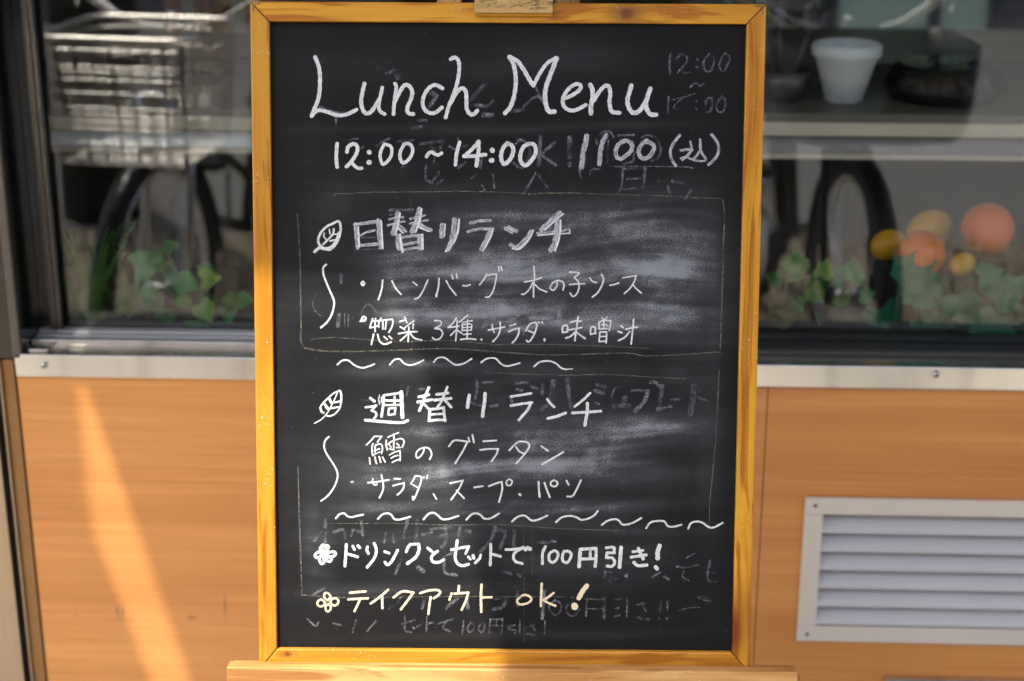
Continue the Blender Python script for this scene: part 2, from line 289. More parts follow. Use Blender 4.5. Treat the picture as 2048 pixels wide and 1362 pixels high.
 ('Q','w','64: 385,345 490,325 590,300; 66: 365,450 500,430 650,400; 66: 590,155 520,320 450,500 395,625; 50: 470,470 530,530 600,605; 64: 750,295 860,285 985,265; 66: 710,412 870,395 1040,375; 56: 968,145 900,320 830,470 760,565; 60: 915,410 980,480 1045,555; 66: 612,600 603,720 595,835; 58: 620,600 760,588 890,565; 62: 895,565 905,700 925,835; 52: 640,705 880,692; 58: 610,832 760,818 930,820; 80: 1418,315 1400,430 1382,555; 78: 1742,280 1730,450 1700,640 1692,740'),
 ('R','w','46: 358,283 530,255 700,228; 50: 358,438 520,410 715,385*; 52: 700,385 640,510 495,680; 46: 978,328 1030,400 1095,460; 54: 990,655 1140,620 1290,562; 46: 1708,225 1600,330 1448,450; 50: 1405,562 1640,550 1890,530; 60: 1662,400 1660,540 1640,650 1620,770')]),
('lower_brace', 'tall thin chalk curve left of the lower dish list', [('S','w','30: 320,117 265,170 240,260 260,360 330,480 410,600 465,720 465,820 430,930 360,1050 280,1140 190,1205')]),
('gratin_line', 'thin white chalk line naming the cod gratin', [
 ('T','w','42: 370,165 270,280 168,378; 38: 370,162 555,160* 500,240 445,310; 42: 330,350 305,450 310,560 325,648; 38: 325,655 420,600 505,562; 40: 402,375 385,450 388,565; 38: 400,390 500,355 560,390 575,480 552,600; 38: 365,525 495,482; 42: 242,715 258,870; 42: 385,695 400,790 423,855; 42: 492,685 530,825; 42: 575,695 642,815; 38: 718,185 850,120 985,70; 40: 870,105 865,250 862,505; 42: 675,262 665,380 703,508; 38: 702,372 800,300 950,240 1060,220 1120,270 1120,350 1082,438; 38: 755,385 795,440; 38: 755,478 825,503; 40: 942,348 998,398; 38: 932,445 1025,450; 38: 755,638 880,570 1020,530* 1030,650 1025,785; 38: 800,718 890,670 975,648; 38: 825,828 900,790 1005,752; 42: 1640,475 1620,560 1560,660 1480,715 1435,670 1450,570 1530,490 1640,450 1740,460 1810,530 1832,640 1785,750'),
 ('U','w','25: 122,222 190,145 280,145 375,160* 310,290 208,455; 25: 388,105 403,160; 25: 442,65 463,168; 25: 590,153 768,143; 25: 548,273 660,260 795,258* 770,330 702,430; 25: 947,277 1010,210 1080,160 1180,165 1220,210 1190,280 1120,370 1043,453; 23: 1038,230 1080,290 1150,325; 25: 1385,222 1473,283; 27: 1683,302 1550,380 1397,468')]),
('soup_line', 'thin white chalk line listing salad, soup and bread', [
 ('S','w','30: 988,898 1150,880 1340,850; 29: 1072,832 1062,890 1108,938 1138,922; 30: 1215,768 1240,880 1245,1010 1182,1155; 30: 1435,828 1535,832; 30: 1415,948 1500,925 1603,902* 1590,990 1540,1060 1490,1102; 28: 1788,785 1760,850 1718,912; 30: 1802,782 1885,795 1888,880 1840,1020 1762,1185 1748,1135; 26: 1732,920 1840,983; 24: 1908,812 1948,805; 26: 2000,770 1990,825'),
 ('S','b','40: 705,885 730,885'),
 ('p','w','3: 867,988 873,998'),
 ('U','w','26: 138,728 313,690* 260,800 152,952; 25: 227,827 328,932; 26: 468,784 582,766; 26: 668,767 760,730 843,707* 850,800 830,900 805,982; 22: 945,667 905,710 920,755 965,750 985,700 945,667; 32: 1086,877 1096,888; 28: 1346,708 1350,800 1360,912; 27: 1427,722 1460,820 1498,915; 25: 1560,682 1512,715 1522,760 1580,768 1605,720 1560,682; 26: 1727,692 1758,748; 25: 1925,685 1870,800 1810,900 1738,908')]),
('lower_wave_row', 'row of nine chalk waves under the lower dish list', [
 ('Z','w','19: 155,178 190,140 235,130 265,155 305,168 360,155 420,143; 19: 565,183 610,140 665,130 700,150 725,185 780,190 880,163; 19: 1010,188 1060,135 1110,125 1150,150 1190,185 1250,185 1350,155; 19: 1428,192 1480,140 1530,130 1570,150 1600,180 1660,180 1745,132'),
 ('a','w','18: -28,200 20,160 80,143 120,165 155,190 210,185 300,145; 18: 382,205 440,160 520,148 580,165 620,185 690,170 740,140 770,102; 18: 808,232 860,195 930,178 970,195 1000,228 1060,225 1120,200 1175,168; 18: 1222,262 1260,210 1330,195 1390,200 1420,240 1470,250 1548,230; 18: 1613,265 1640,215 1700,200 1750,215 1800,250 1850,255 1935,212')]),
('flower_drawing', 'filled white chalk flower left of the discount line', [
 ('V','w','84: 205,100 250,110 280,110 250,170 205,180 180,130 235,140; 48: 200,200 130,195 82,240 100,280 165,275; 50: 195,220 150,300 180,375 225,350 215,250; 46: 245,270 270,330 325,340 340,290 265,265; 46: 270,235 320,195 390,190 408,230 360,265 290,265; 60: 180,200 240,200')]),
('discount_line', 'bold white chalk line offering 100 yen off with a drink', [
 ('V','w','52: 580,75 575,200 558,415; 50: 592,222 680,245 760,270; 48: 685,100 710,150; 54: 768,95 795,120; 50: 920,110 910,160 933,215; 50: 1025,55 1055,120 1055,220 1010,320 915,435; 46: 1195,185 1265,212; 50: 1402,165 1370,230 1300,350 1240,398 1200,355; 50: 1600,75 1565,120 1540,185; 46: 1610,70 1740,62*; 56: 1738,75 1745,150 1695,270 1560,375; 50: 1885,130 1965,195; 50: 2040,180 1970,235 1940,290 1970,350 2060,355 2140,315'),
 ('W','w','48: 345,155 470,130 620,105* 572,215; 50: 435,10 418,150 402,280 440,375 520,410 615,388; 44: 615,270 645,305; 56: 690,250 700,290; 48: 812,240 790,300 725,365; 50: 972,70 972,220 962,400; 50: 992,225 1125,262; 46: 1215,153 1340,150 1470,128; 50: 1470,135 1370,190 1335,270 1370,345 1475,378; 50: 1490,115 1530,160; 66: 1560,125 1600,145'),
 ('X','w','46: 158,100 115,200 113,360; 46: 280,165 220,210 215,300 270,340 330,290 350,210 310,165 270,172; 46: 440,170 420,230 420,310 480,345 530,290 550,210 500,170 455,175; 62: 690,145 678,280 668,400; 52: 690,140 925,128* 925,280 912,400; 46: 840,165 838,265; 50: 705,288 925,283; 48: 1082,118 1195,112 1200,168; 48: 1205,195 1095,195* 1080,268* 1170,272 1210,340 1165,400 1095,395; 64: 1305,115 1295,250 1283,410; 44: 1485,178 1635,158; 52: 1460,260 1685,228; 56: 1570,130 1610,220 1640,285; 54: 1500,340 1560,388 1695,380; 76: 1888,90 1862,180 1860,275; 66: 1832,412 1850,435')]),
('flower_drawing', 'pale yellow outlined chalk flower left of the takeout line', [
 ('V','y','33: 275,965 228,915 240,850 290,855 330,910 280,968; 33: 325,985 360,940 420,935 455,975 430,1035 370,1045 328,1000; 33: 292,1020 335,1080 300,1140 260,1130 250,1070 288,1020; 33: 240,1000 180,950 122,990 130,1045 190,1062 240,1022')]),
('takeout_line', 'pale yellow chalk line saying takeout ok', [
 ('V','y','38: 640,845 770,832 890,822; 36: 612,950 770,940 928,932; 37: 800,950 760,1040 712,1138; 38: 1248,797 1120,910 972,1015; 37: 1157,910 1155,1000 1160,1090; 38: 1338,918 1480,822 1655,842* 1560,970 1455,1108; 37: 1762,850 1900,808 2030,800 2085,832 2050,885 1980,932; 38: 1930,915 1910,1050 1895,1182'),
 ('W','y','38: 463,735 455,830; 37: 345,855 312,955; 37: 390,858 500,850 612,842* 570,980 507,1115; 40: 825,715 815,900 820,1148; 38: 842,920 985,915; 36: 1460,900 1400,955 1405,1010 1470,1032 1570,1005 1622,950 1580,895 1500,880 1440,915; 40: 1787,700 1780,880 1775,1055; 38: 1978,848 1870,930 1812,960* 1900,1010 2005,1052'),
 ('X','y','74: 785,695 720,780 665,880; 104: 600,1000 604,1012')]),
('rubbed_out_writing', 'faint traces of wiped-off chalk writing', [
 ('C','g','30: 1125,150 1110,300 1125,470; 30: 1225,210 1300,150 1390,190 1370,290 1240,440; 30: 1280,400 1380,450 1450,430; 34: 1550,230 1565,230; 34: 1550,350 1565,352; 32: 1740,150 1660,260 1680,400 1760,420 1820,300 1820,200 1750,150; 30: 1990,140 1920,260 1920,380 1980,410 2050,300 2080,200 2010,140; 30: 1450,670 1530,610 1600,660 1660,620; 26: 1095,830 1085,1100; 16: 1140,880 1350,830 1510,780; 26: 1290,870 1190,970 1180,1020 1290,1010; 28: 1530,900 1540,905; 28: 1530,1020 1545,1020; 32: 1740,840 1680,940 1680,1060 1750,1070 1800,950 1780,850; 28: 1950,830 1870,930 1880,1050 1960,1070 2010,950 1990,850'),
 ('E','g','54: 1480,200 1460,450 1450,650; 44: 1700,290 1480,470* 1720,640; 66: 1945,205 1945,500; 54: 1945,620 1945,640; 40: 1060,330 1150,240 1280,290; 40: 1040,600 1110,660 1200,690; 40: 1290,340 1310,450 1260,580; 36: 30,350 90,380; 30: 160,200 170,250; 34: 200,340 300,330; 34: 300,580 170,680; 40: 530,530 520,680; 34: 1410,770 1220,1080; 34: 1450,800 1580,980; 30: 540,950 580,1040; 26: 720,800 740,1000; 26: 380,850 440,800'),
 ('F','g','34: 560,160 620,105 720,110 780,200; 34: 500,240 510,300; 34: 690,250 670,600; 34: 860,165 1100,160; 34: 1230,200 1340,160 1480,240 1530,400 1480,530 1390,570; 34: 1110,440 1080,580 940,620; 20: 700,665 1300,660 1900,670 2040,690; 34: 930,700 900,1000 860,1060; 28: 950,700 1280,690*; 40: 1280,690 1270,850 1250,1000; 28: 1000,870 1200,850; 28: 950,1030 1150,1010; 30: 400,780 440,710 560,700; 30: 230,720 250,820; 40: 1720,900 1900,930; 40: 1640,980 1700,1120; 34: 2020,1040 1920,1180'),
 ('D','g','34: 900,340 1000,270 1100,220; 34: 1250,260 1480,250; 40: 1610,305 1800,275 1970,260; 40: 1960,290 1920,370; 34: 1780,350 1850,420; 34: 1840,500 1820,620; 40: 1700,650 1690,850 1800,930; 34: 1820,880 1900,760; 26: 420,245 600,215; 34: 650,370 700,350; 34: 1320,670 1380,640; 30: 1880,940 1960,880'),
 ('A','g','44: 930,290 1010,275 1040,350; 40: 1380,650 1450,540 1400,510; 36: 1820,580 1900,490 1970,420; 34: 1870,640 2000,650; 50: 1960,745 2020,745; 26: 1260,800 1340,800; 26: 1200,880 1290,870'),
 ('B','g','40: 700,980 900,820 1000,880; 30: 900,690 1000,900; 50: 520,1060 680,1040; 50: 60,1120 200,1110; 40: 0,960 100,980 200,900'),
 ('b','g','44: 330,175 420,200; 44: 310,250 400,275; 26: 750,245 940,245; 44: 935,260 900,370 790,490; 34: 970,150 1030,150 1075,195; 44: 1110,190 1090,350 1065,480; 32: 1060,470 1220,440; 26: 1220,355 1330,350; 60: 1490,200 1480,350 1450,520; 30: 1520,320 1650,370; 50: 530,430 710,430; 50: 660,340 640,430; 14: 500,320 540,220 590,210; 34: 310,400 340,410'),
 ('R','g','76: 1080,40 1060,150 1030,330; 60: 1320,0 1340,200 1390,480; 40: 430,50 640,40; 40: 700,110 800,150; 50: 900,90 890,230; 40: 20,450 120,440; 60: 880,500 980,420; 46: 460,160 540,180; 40: 350,300 380,390'),
 ('Q','g','50: 1570,0 1580,200 1540,370; 44: 1440,460 1560,510; 40: 1640,520 1700,500; 40: 1850,530 2000,510; 40: 1700,50 1900,40; 40: 170,150 140,300; 40: 400,190 500,180'),
 ('N','g','50: 210,300 300,210; 60: 220,90 240,120; 60: 380,80 390,200; 50: 910,220 930,420; 60: 1300,30 1330,70; 70: 1530,10 1530,250; 50: 1250,150 1400,140; 60: 700,160 820,100'),
 ('J','g','46: 560,860 545,1020; 16: 640,850 640,1060; 16: 695,850 690,1030; 10: 240,550 180,700 240,830 330,880; 20: 860,860 970,700 1100,820; 34: 590,280 590,400'),
 ('d','g','20: 210,0 205,190; 20: 200,60 120,170; 22: 280,100 350,80 370,150; 20: 420,130 440,80 500,100; 22: 500,10 515,120; 22: 880,0 850,140; 24: 960,0 950,180; 18: 1000,120 1080,100; 18: 1070,75 1240,60; 22: 1200,50 1190,180 1160,220; 22: 1150,130 1200,120; 20: 1310,60 1290,180; 26: 1360,90 1390,95; 26: 1600,60 1560,170 1480,260; 24: 1600,80 1680,100 1640,230; 24: 1755,90 1750,230; 16: 700,110 690,180; 16: 760,130 770,180; 14: 835,850 940,820; 14: 860,790 860,900 910,920; 12: 925,880 935,890; 12: 950,880 985,860; 14: 1040,790 1035,910; 12: 1040,850 1090,840; 12: 1130,850 1260,810; 14: 1210,820 1170,880 1225,910; 14: 1340,830 1330,930; 13: 1400,840 1372,885 1390,920 1425,890 1420,850 1400,840; 13: 1490,840 1462,885 1480,920 1510,890 1508,850 1490,840; 12: 1560,810 1550,920; 12: 1560,815 1660,810* 1650,930; 10: 1560,865 1655,865; 10: 1610,815 1610,860; 12: 1700,870 1760,860* 1700,895 1765,900 1760,935; 12: 1800,820 1800,930; 12: 1850,880 1920,860; 12: 1890,850 1925,905; 12: 1860,930 1910,942; 12: 2010,830 2005,900; 12: 2004,930 2006,934; 26: 1590,730 1660,710 1700,640; 14: 60,810 130,870 150,840; 12: 270,845 335,860; 14: 550,910 620,830; 12: 430,920 460,820; 20: 730,720 790,690 820,640; 20: 1000,720 1020,660; 20: 1780,590 1780,700; 24: 2000,580 1985,800; 24: 1200,720 1290,640; 24: 1370,640 1375,720; 16: 110,610 200,560; 20: 1180,330 1190,430 1280,450; 14: 1250,270 1180,300; 20: 780,440 830,330; 20: 1670,420 1730,440; 24: 1790,450 1800,460; 30: 970,390 1010,420; 16: 1600,650 1700,640'),
 ('X','g','26: 310,910 230,980 220,1060 310,1140 390,1060 380,960 310,910; 26: 580,920 480,1010 500,1120 590,1150 680,1050; 28: 790,900 775,1150; 24: 790,905 1050,890*; 44: 1050,890 1045,1180; 18: 790,1045 1050,1040; 22: 1220,900 1320,890; 22: 1220,1040 1270,1030; 22: 1220,1160 1290,1140; 24: 1400,890 1390,1160; 24: 1550,980 1680,960; 26: 1620,950 1680,1080; 28: 1550,1170 1640,1200 1730,1200; 24: 1905,930 1900,1070; 26: 2010,940 2010,1050; 30: 1890,1190 1895,1195; 34: 2000,1190 2005,1195; 42: 150,760 130,900 110,1190; 40: 50,30 200,40; 40: 250,20 300,20; 40: 1060,500 1060,570; 30: 1060,480 1160,490; 30: 1150,560 1240,590; 40: 1130,620 1150,635; 34: 1780,560 1890,490; 34: 1960,560 2030,600; 34: 1370,540 1400,530'),
 ('c','g','18: 1740,110 1715,260 1740,325 1800,320; 14: 1680,230 1800,235; 16: 1400,170 1520,175 1620,150; 16: 1480,200 1460,270 1520,315; 10: 1500,80 1580,35; 12: 1610,480 1680,480 1750,525 1660,505 1610,482; 10: 1420,620 1540,590 1630,590; 22: 880,270 885,275; 10: 50,720 45,850')]),
('ruled_border', 'faint yellowish ruled chalk borders', [
 ('D','k','16: 200,1130 300,1090 450,1105 700,1080 1000,1075 1500,1070 2040,1062'),
 ('E','k','15: 0,1060 400,1065 1000,1080 1250,1110; 22: 1300,1105 1600,1090 1970,1085'),
 ('p','k','2: 1145,386 1230,389 1330,392 1440,397; 3: 1445,398 1449,430 1446,520 1442,660 1440,704; 3: 595,430 600,520 602,640 604,688 630,700 700,703 800,700 900,697 1000,704 1100,710 1250,706 1300,712 1438,704; 2: 620,679 660,675 700,677 800,683 900,681 1000,690; 2: 1000,688 1150,690 1300,697; 3: 596,935 598,1010 601,1100 604,1190; 2: 604,1190 700,1195 900,1193 1130,1194 1200,1200; 1: 822,395 823,560 824,700; 1: 1046,1035 1048,1130 1048,1290; 1: 1063,1035 1065,1150; 1: 722,800 745,801; 2: 1140,750 1220,749 1300,754 1370,757; 2: 970,745 1140,751; 2: 650,1047 800,1047 900,1050 1000,1049 1100,1056 1250,1062; 2: 1438,742 1434,830 1428,920 1420,1000 1418,1060')]),
]
# ------------------------------------------------------------ materials in use
M_lam = laminate()
M_steel = brushed('brushed stainless steel', (.66, .62, .55), 0.22, 'x', 0.14)
M_steel_v = brushed('brushed stainless post', (.40, .31, .21), 0.3, 'z', 0.14)  # brown tint stands in for surroundings mirrored in the steel
M_alu = simple('cream anodised aluminium', (.66, .59, .48), 0.42, 0.15, 0.06, 8)
M_slat = simple('pale louvre aluminium', (.54, .52, .50), 0.5, 0.1, 0.05, 10)
M_darkalu = simple('dark bronze aluminium', (.085, .078, .068), 0.32, 0.6, 0.2, 6)
M_sash = simple('grey window sash', (.42, .43, .43), 0.35, 0.6, 0.1, 6)
M_black = simple('black rubber', (.008, .008, .008), 0.45, 0, 0.3, 60)
M_screw = simple('screw steel', (.5, .47, .42), 0.25, 1.0, 0.1, 60)
M_rust = simple('tarnished screw', (.17, .13, .08), 0.5, 0.6, 0.2, 90)
M_chrome = simple('chrome', (.85, .85, .83), 0.10, 1.0, 0.04, 30)
M_wire = simple('galvanised wire', (.80, .78, .72), 0.22, 1.0, 0.06, 60)
M_blackpl = simple('black plastic', (.012, .012, .013), 0.35, 0, 0.3, 30)
M_white = simple('white plastic', (.72, .73, .70), 0.4, 0, 0.05, 20)
M_cream = simple('cream shelf laminate', (.62, .54, .40), 0.45, 0, 0.05, 12)
M_whitepanel = simple('white enamel', (.88, .89, .88), 0.3, 0, 0.03, 10)

def glass_mat():
    t = NT('window glass')
    tr = t.n('ShaderNodeBsdfTransparent'); tr.inputs[0].default_value = (.94, .96, .95, 1)
    gl = t.n('ShaderNodeBsdfGlossy'); gl.inputs['Roughness'].default_value = 0.012
    n_ = t.noise(t.coord(scale=(5, 5, 1.2)), 1, 1, 0.4)
    t.set(gl.inputs['Normal'], t.bump(n_, 0.05, 0.002))
    lw_ = t.n('ShaderNodeLayerWeight'); lw_.inputs[0].default_value = 0.5
    fr = t.math('ADD', .068, t.math('MULTIPLY', t.math('POWER', lw_.outputs['Facing'], 4.0), .8))
    mx = t.n('ShaderNodeMixShader'); t.set(mx.inputs[0], fr); t.set(mx.inputs[1], tr.outputs[0]); t.set(mx.inputs[2], gl.outputs[0])
    t.set(t.out.inputs[0], mx.outputs[0]); return t.m
M_glass = glass_mat()

def ground_mat(name, c1, c2, scale, rough=0.9):
    t = NT(name); a = t.noise(t.coord(), scale, 6, 0.65); b = t.noise(t.coord(), 1.3, 3, 0.5)
    c = t.mix(t.step(a, 0.3, 0.7), c1, c2); c = t.mix(t.math('MULTIPLY', b, 0.35), c, tuple(x*0.7 for x in c1))
    t.bsdf(c, rough, 0, t.bump(a, 0.5, 0.004)); return t.m

# ------------------------------------------------------------ the ground
MB().add([(-60, -60, -0.16), (60, -60, -0.16), (60, 60, -0.16), (-60, 60, -0.16)], [(0, 1, 2, 3)]).build('ground', ground_mat('earth', (.16, .14, .11), (.24, .21, .17), 6), kind='structure')
MB().box(-20, 20, -2.0, 0.02, -0.15, 0.0).build('pavement', ground_mat('pale concrete paving', (.27, .26, .24), (.36, .35, .32), 40), kind='structure')
MB().box(-20, 20, -3.0, -2.0, -0.15, -0.02).build('gravel_verge', ground_mat('gravel and dead leaves', (.12, .095, .06), (.34, .285, .21), 26), kind='structure')
MB().box(-20, 20, -8.8, -3.0, -0.15, -0.045).build('road', ground_mat('worn asphalt', (.150, .146, .138), (.235, .230, .218), 70), kind='structure')
gm = MB()
for i in range(900):
    x = random.uniform(-2.6, 2.6); y = random.uniform(-2.95, -2.05); h = random.uniform(.02, .09); a = random.uniform(0, 6.28); w = .006; dx = random.uniform(-.03, .03); dy = random.uniform(-.03, .03)
    gm.add([(x-w*math.cos(a), y-w*math.sin(a), -.02), (x+w*math.cos(a), y+w*math.sin(a), -.02), (x+dx, y+dy, h-.02)], [(0, 1, 2)])
gm.build('grass', simple('verge grass', (.10, .13, .045), 0.7, 0, 0.4, 5), kind='stuff', label='sparse grass growing on the gravel verge')

# ------------------------------------------------------------ shop front
ZP, ZS = 0.6675, 0.7005         # top of the wood panels, top of the sill
XL, XS, X1, ZB = -.7775, .2688, 1.9, .20
shop = empty('shop_front', (0, 0, 0), 'shop front with orange wood panels below steel framed windows behind the chalkboard', 'shop front')
MB().box(XL, XS-.0007, 0.0, .03, .012, ZP).build('laminate_panel', M_lam, shop)
def holed(x0, x1, z0, z1, hx0, hx1, hz0, hz1, y0, y1):
    o_ = [(x0, z0), (x1, z0), (x1, z1), (x0, z1)]; i_ = [(hx0, hz0), (hx1, hz0), (hx1, hz1), (hx0, hz1)]
    vs = [(x, y, z) for y in (y0, y1) for x, z in o_+i_]; fs = []
    for k in range(4):
        j = (k+1) % 4; fs += [(k, j, 4+j, 4+k), (8+j, 8+k, 12+k, 12+j), (k, 8+k, 8+j, j), (4+k, 4+j, 12+j, 12+k)]
    return MB().add(vs, fs)
VX0, VX1, VZ0, VZ1 = .3285, .92, .2755, .5025
holed(XS+.0007, X1, .012, ZP, VX0+.013, VX1-.013, VZ0+.013, VZ1-.013, 0.0, .03).build('laminate_panel', M_lam, shop)
MB().box(XL, X1, .0346, .05, .0, ZS-.03).build('backing_board', simple('dark backing', (.05, .04, .03), 0.8), shop)
SF = -.006
MB().prism([(XL+.001, ZP), (X1, ZP), (X1, ZS), (XL+.001, ZS)], SF, .034).build('sill', M_steel, shop, bevel=0.0016)
for px, py in ((88, 730), (1872, 748)):
    p = at(px, py, SF); x, z = p[0], p[2]
    MB().lathe([(0.0001, -.0052), (.0024, -.0048), (.0046, -.0026), (.0055, 0), (.0055, .001)], (x, SF-.0002, z), 20, 'y').smooth().build('screw', M_screw, shop)
    q = MB().box(x-.0024, x+.0024, SF-.0062, SF-.0050, z-.0004, z+.0004)
    q.box(x-.0004, x+.0004, SF-.0062, SF-.0050, z-.0024, z+.0024).build('screw_slot', M_black, shop)
# corner post: flat steel, rib, groove, rib, flat strip up to the panel
def vx(px, y): return at(px, 1362, y)[0]
PT = ZS-.010
MB().box(vx(92.5, .004)-.003, XL-.0004, .004, .03, .012, PT).build('panel_gasket', simple('grey gasket', (.06, .055, .045), .6), shop)
MB().box(vx(70, 0), vx(92, 0), -.001, .03, .012, PT).build('corner_trim', brushed('brown reflection trim', (.27, .15, .065), .3, 'z', .12), shop)  # brown colour stands in for wood reflected in the steel strip
MB().box(vx(66, 0), vx(69.6, 0), -.008, .03, .012, PT).build('corner_rib', M_steel_v, shop, bevel=.0008)
MB().box(vx(53, 0), vx(65.6, 0), .012, .03, .012, PT).build('corner_groove', M_black, shop)
MB().box(vx(45, 0), vx(52.6, 0), -.008, .03, .012, PT).build('corner_rib', M_steel_v, shop, bevel=.0008)
MB().box(-1.05, vx(44.6, 0), -.004, .03, .012, PT).build('corner_post', M_steel_v, shop, bevel=.001)
# jamb above the sill with a deep black reveal, glass set back
JX = at(34, 600, 0)[0]
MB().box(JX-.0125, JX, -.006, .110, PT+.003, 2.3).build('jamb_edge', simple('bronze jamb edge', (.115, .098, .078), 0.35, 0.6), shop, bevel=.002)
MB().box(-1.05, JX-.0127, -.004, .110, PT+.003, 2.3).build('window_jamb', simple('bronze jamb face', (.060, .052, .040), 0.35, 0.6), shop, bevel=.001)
t = NT('black glossy reveal'); t.bsdf((.006, .006, .006), .12, 0, spec=.6); M_reveal = t.m
MB().box(JX+.0003, JX+.0012, -.003, .110, ZS+.0006, 2.3).build('reveal', M_reveal, shop)
GY = .088
# steps behind the sill: bead, dark gap, two grey rails
MB().box(JX+.002, -.10, .0350, .0400, ZS-.01, ZS+.0075).build('sill_bead', M_steel, shop, bevel=.001)
MB().box(JX+.002, -.10, .0405, .0540, ZS-.01, ZS+.0020).build('sill_channel', M_black, shop)
MB().box(JX+.002, -.10, .0545, .0680, ZS-.01, ZS+.0075).build('sash_rail', M_sash, shop, bevel=.001)
MB().box(JX+.002, -.10, .0685, .0860, ZS-.01, ZS+.0100).build('sash_rail', M_sash, shop, bevel=.001)
MB().box(-.0995, X1, .0350, .0480, ZS-.01, ZS+.0055).build('sash_rail', M_darkalu, shop, bevel=.001)
MB().box(-.0995, X1, .0485, .0860, ZS-.01, ZS+.0020).build('sash_rail', M_black, shop, bevel=.001)
MB().box(JX+.006, JX+.034, .0075, .0325, ZS+.0004, ZS+.0030).build('end_bracket', M_steel, shop, bevel=.0008)
sx0 = at(96, 600, .07)[0]; sx1 = at(119, 600, .07)[0]
MB().box(sx0, sx0+(sx1-sx0)*.42, .0690, .0790, ZS+.0105, 2.3).build('sash_stile', M_darkalu, shop, bevel=.001)
MB().box(sx0+(sx1-sx0)*.44, sx0+(sx1-sx0)*.56, .0660, .0790, ZS+.0105, 2.3).build('stile_bead', simple('bronze bead', (.16, .13, .10), 0.3, 0.7), shop)
MB().box(sx0+(sx1-sx0)*.58, sx1, .0690, .0790, ZS+.0105, 2.3).build('sash_stile', M_darkalu, shop, bevel=.001)
MB().box(JX+.002, sx1-.002, GY+.006, GY+.012, ZS+.0110, 2.3).build('sash_backing', M_black, shop)
MB().box(-.125, -.075, .0490, .0870, ZS+.0105, 2.3).build('mullion', M_darkalu, shop)
MB().box(JX+.002, -.1255, GY, GY+.005, ZS+.0104, 2.3).build('glass_pane', M_glass, shop)
MB().box(-.0745, X1, GY, GY+.005, ZS+.0024, 2.3).build('glass_pane', M_glass, shop)
MB().box(-1.05, X1, -.004, .110, 2.301, 2.6).build('lintel', M_darkalu, shop)
M_rend = simple('rendered wall', (.45, .42, .37), 0.8)
MB().box(-6, -1.051, -.002, .10, 0.0, 3.2).build('side_wall', M_rend, shop)
MB().box(X1+.001, 6, -.002, .10, 0.0, 3.2).build('side_wall', M_rend, shop)
MB().box(-1.05, X1, -.002, .10, 2.601, 3.2).build('upper_wall', M_rend, shop)
p = at(1770, 1357, -.012)
MB().box(p[0], 1.2, -.012, -.0005, .002, p[2]).build('base_plate', M_steel, shop, bevel=.001)

# ------------------------------------------------------------ wall vent
vent = empty('wall_vent', (.33, 0, .27), 'cream aluminium louvred vent grille on the orange wood panel right of the chalkboard', 'vent')
vx0, vx1, vz0, vz1 = VX0, VX1, VZ0, VZ1; bw = .0262; tt = .0250
def vp(o): o.parent = vent; o.matrix_parent_inverse = vent.matrix_world.inverted(); return o
vent.location = (vx0, 0, vz0); 
def L(x): return x-vx0
def Z(z): return z-vz0
MB().box(L(vx0), L(vx1), -.0060, -.0005, Z(vz1-tt), Z(vz1)).build('frame_rail', M_alu, vent, bevel=.0007)
MB().box(L(vx0), L(vx1), -.0060, -.0005, Z(vz0), Z(vz0+tt)).build('frame_rail', M_alu, vent, bevel=.0007)
MB().box(L(vx0), L(vx0+bw), -.0056, -.0005, Z(vz0+tt+.0002), Z(vz1-tt-.0002)).build('frame_stile', M_alu, vent, bevel=.0006)
MB().box(L(vx1-bw), L(vx1), -.0056, -.0005, Z(vz0+tt+.0002), Z(vz1-tt-.0002)).build('frame_stile', M_alu, vent, bevel=.0006)
MB().box(L(vx0+.010), L(vx1-.010), .0305, .034, Z(vz0+.010), Z(vz1-.010)).build('dark_backing', M_black, vent)
zb, zt = Z(vz0+tt), Z(vz1-tt); nsl = 6; pitch_ = (zt-zb)/nsl-.0004
for i in range(nsl):
    z0 = zb+i*pitch_; s = MB()
    # an inclined blade whose lower edge turns into a small vertical nose
    prof = [(-.0045, z0+.0022), (-.0045, z0+.0062), (-.0030, z0+.0078), (.0235, z0+pitch_+.0045), (.0241, z0+pitch_+.0037), (-.0030, z0+.0060), (-.0030, z0+.0022)]
    xa, xb = L(vx0+bw+.0003), L(vx1-bw-.0003); n = len(prof)
    s.add([(xa, y, z) for y, z in prof]+[(xb, y, z) for y, z in prof], [tuple(range(n)), tuple(range(2*n-1, n-1, -1))]+[(k, (k+1) % n, (k+1) % n+n, k+n) for k in range(n)])
    s.build('slat', M_slat, vent)
for zz in (vz1-.0118, vz0+.0118):
    MB().lathe([(.0001, -.0085), (.0020, -.0080), (.0028, -.0062)], (L(vx0+.0145), 0, Z(zz)), 14, 'y').smooth().build('screw', M_rust, vent)

# ------------------------------------------------------------ unseen sheets added to shade wall and board, with a sun gap
AZ = 2.62
def up(px, py, y=0.0):
    """where the sun ray that reaches this wall point crosses the awning height"""
    p = at(px, py, y); k = (AZ-p[2])/(-SUN[2]); q = p-SUN*k; return q[0], q[1]
def poly_sheet(name, poly, z, th, mat, parent, label=None):
    n = len(poly); b = MB(); b.add([(x, y, z) for x, y in poly]+[(x, y, z+th) for x, y in poly], [tuple(range(n)), tuple(range(2*n-1, n-1, -1))]+[(i, i+n, (i+1) % n+n, (i+1) % n) for i in range(n)])
    return b.build(name, mat, parent, label=label)
M_shade = simple('cream awning canvas', (.50, .46, .40), 0.85, 0, 0.08, 4)
r0 = up(167, 765); r1 = up(270, 1050); r2 = up(392, 1400); l0 = up(158, 765); l1 = up(186, 1060); l2 = up(318, 1400)
shade_root = empty('shade_sheet', (0, 0, AZ), 'unseen canvas sheets added above the window to shape sun and shade', 'shade_sheet')
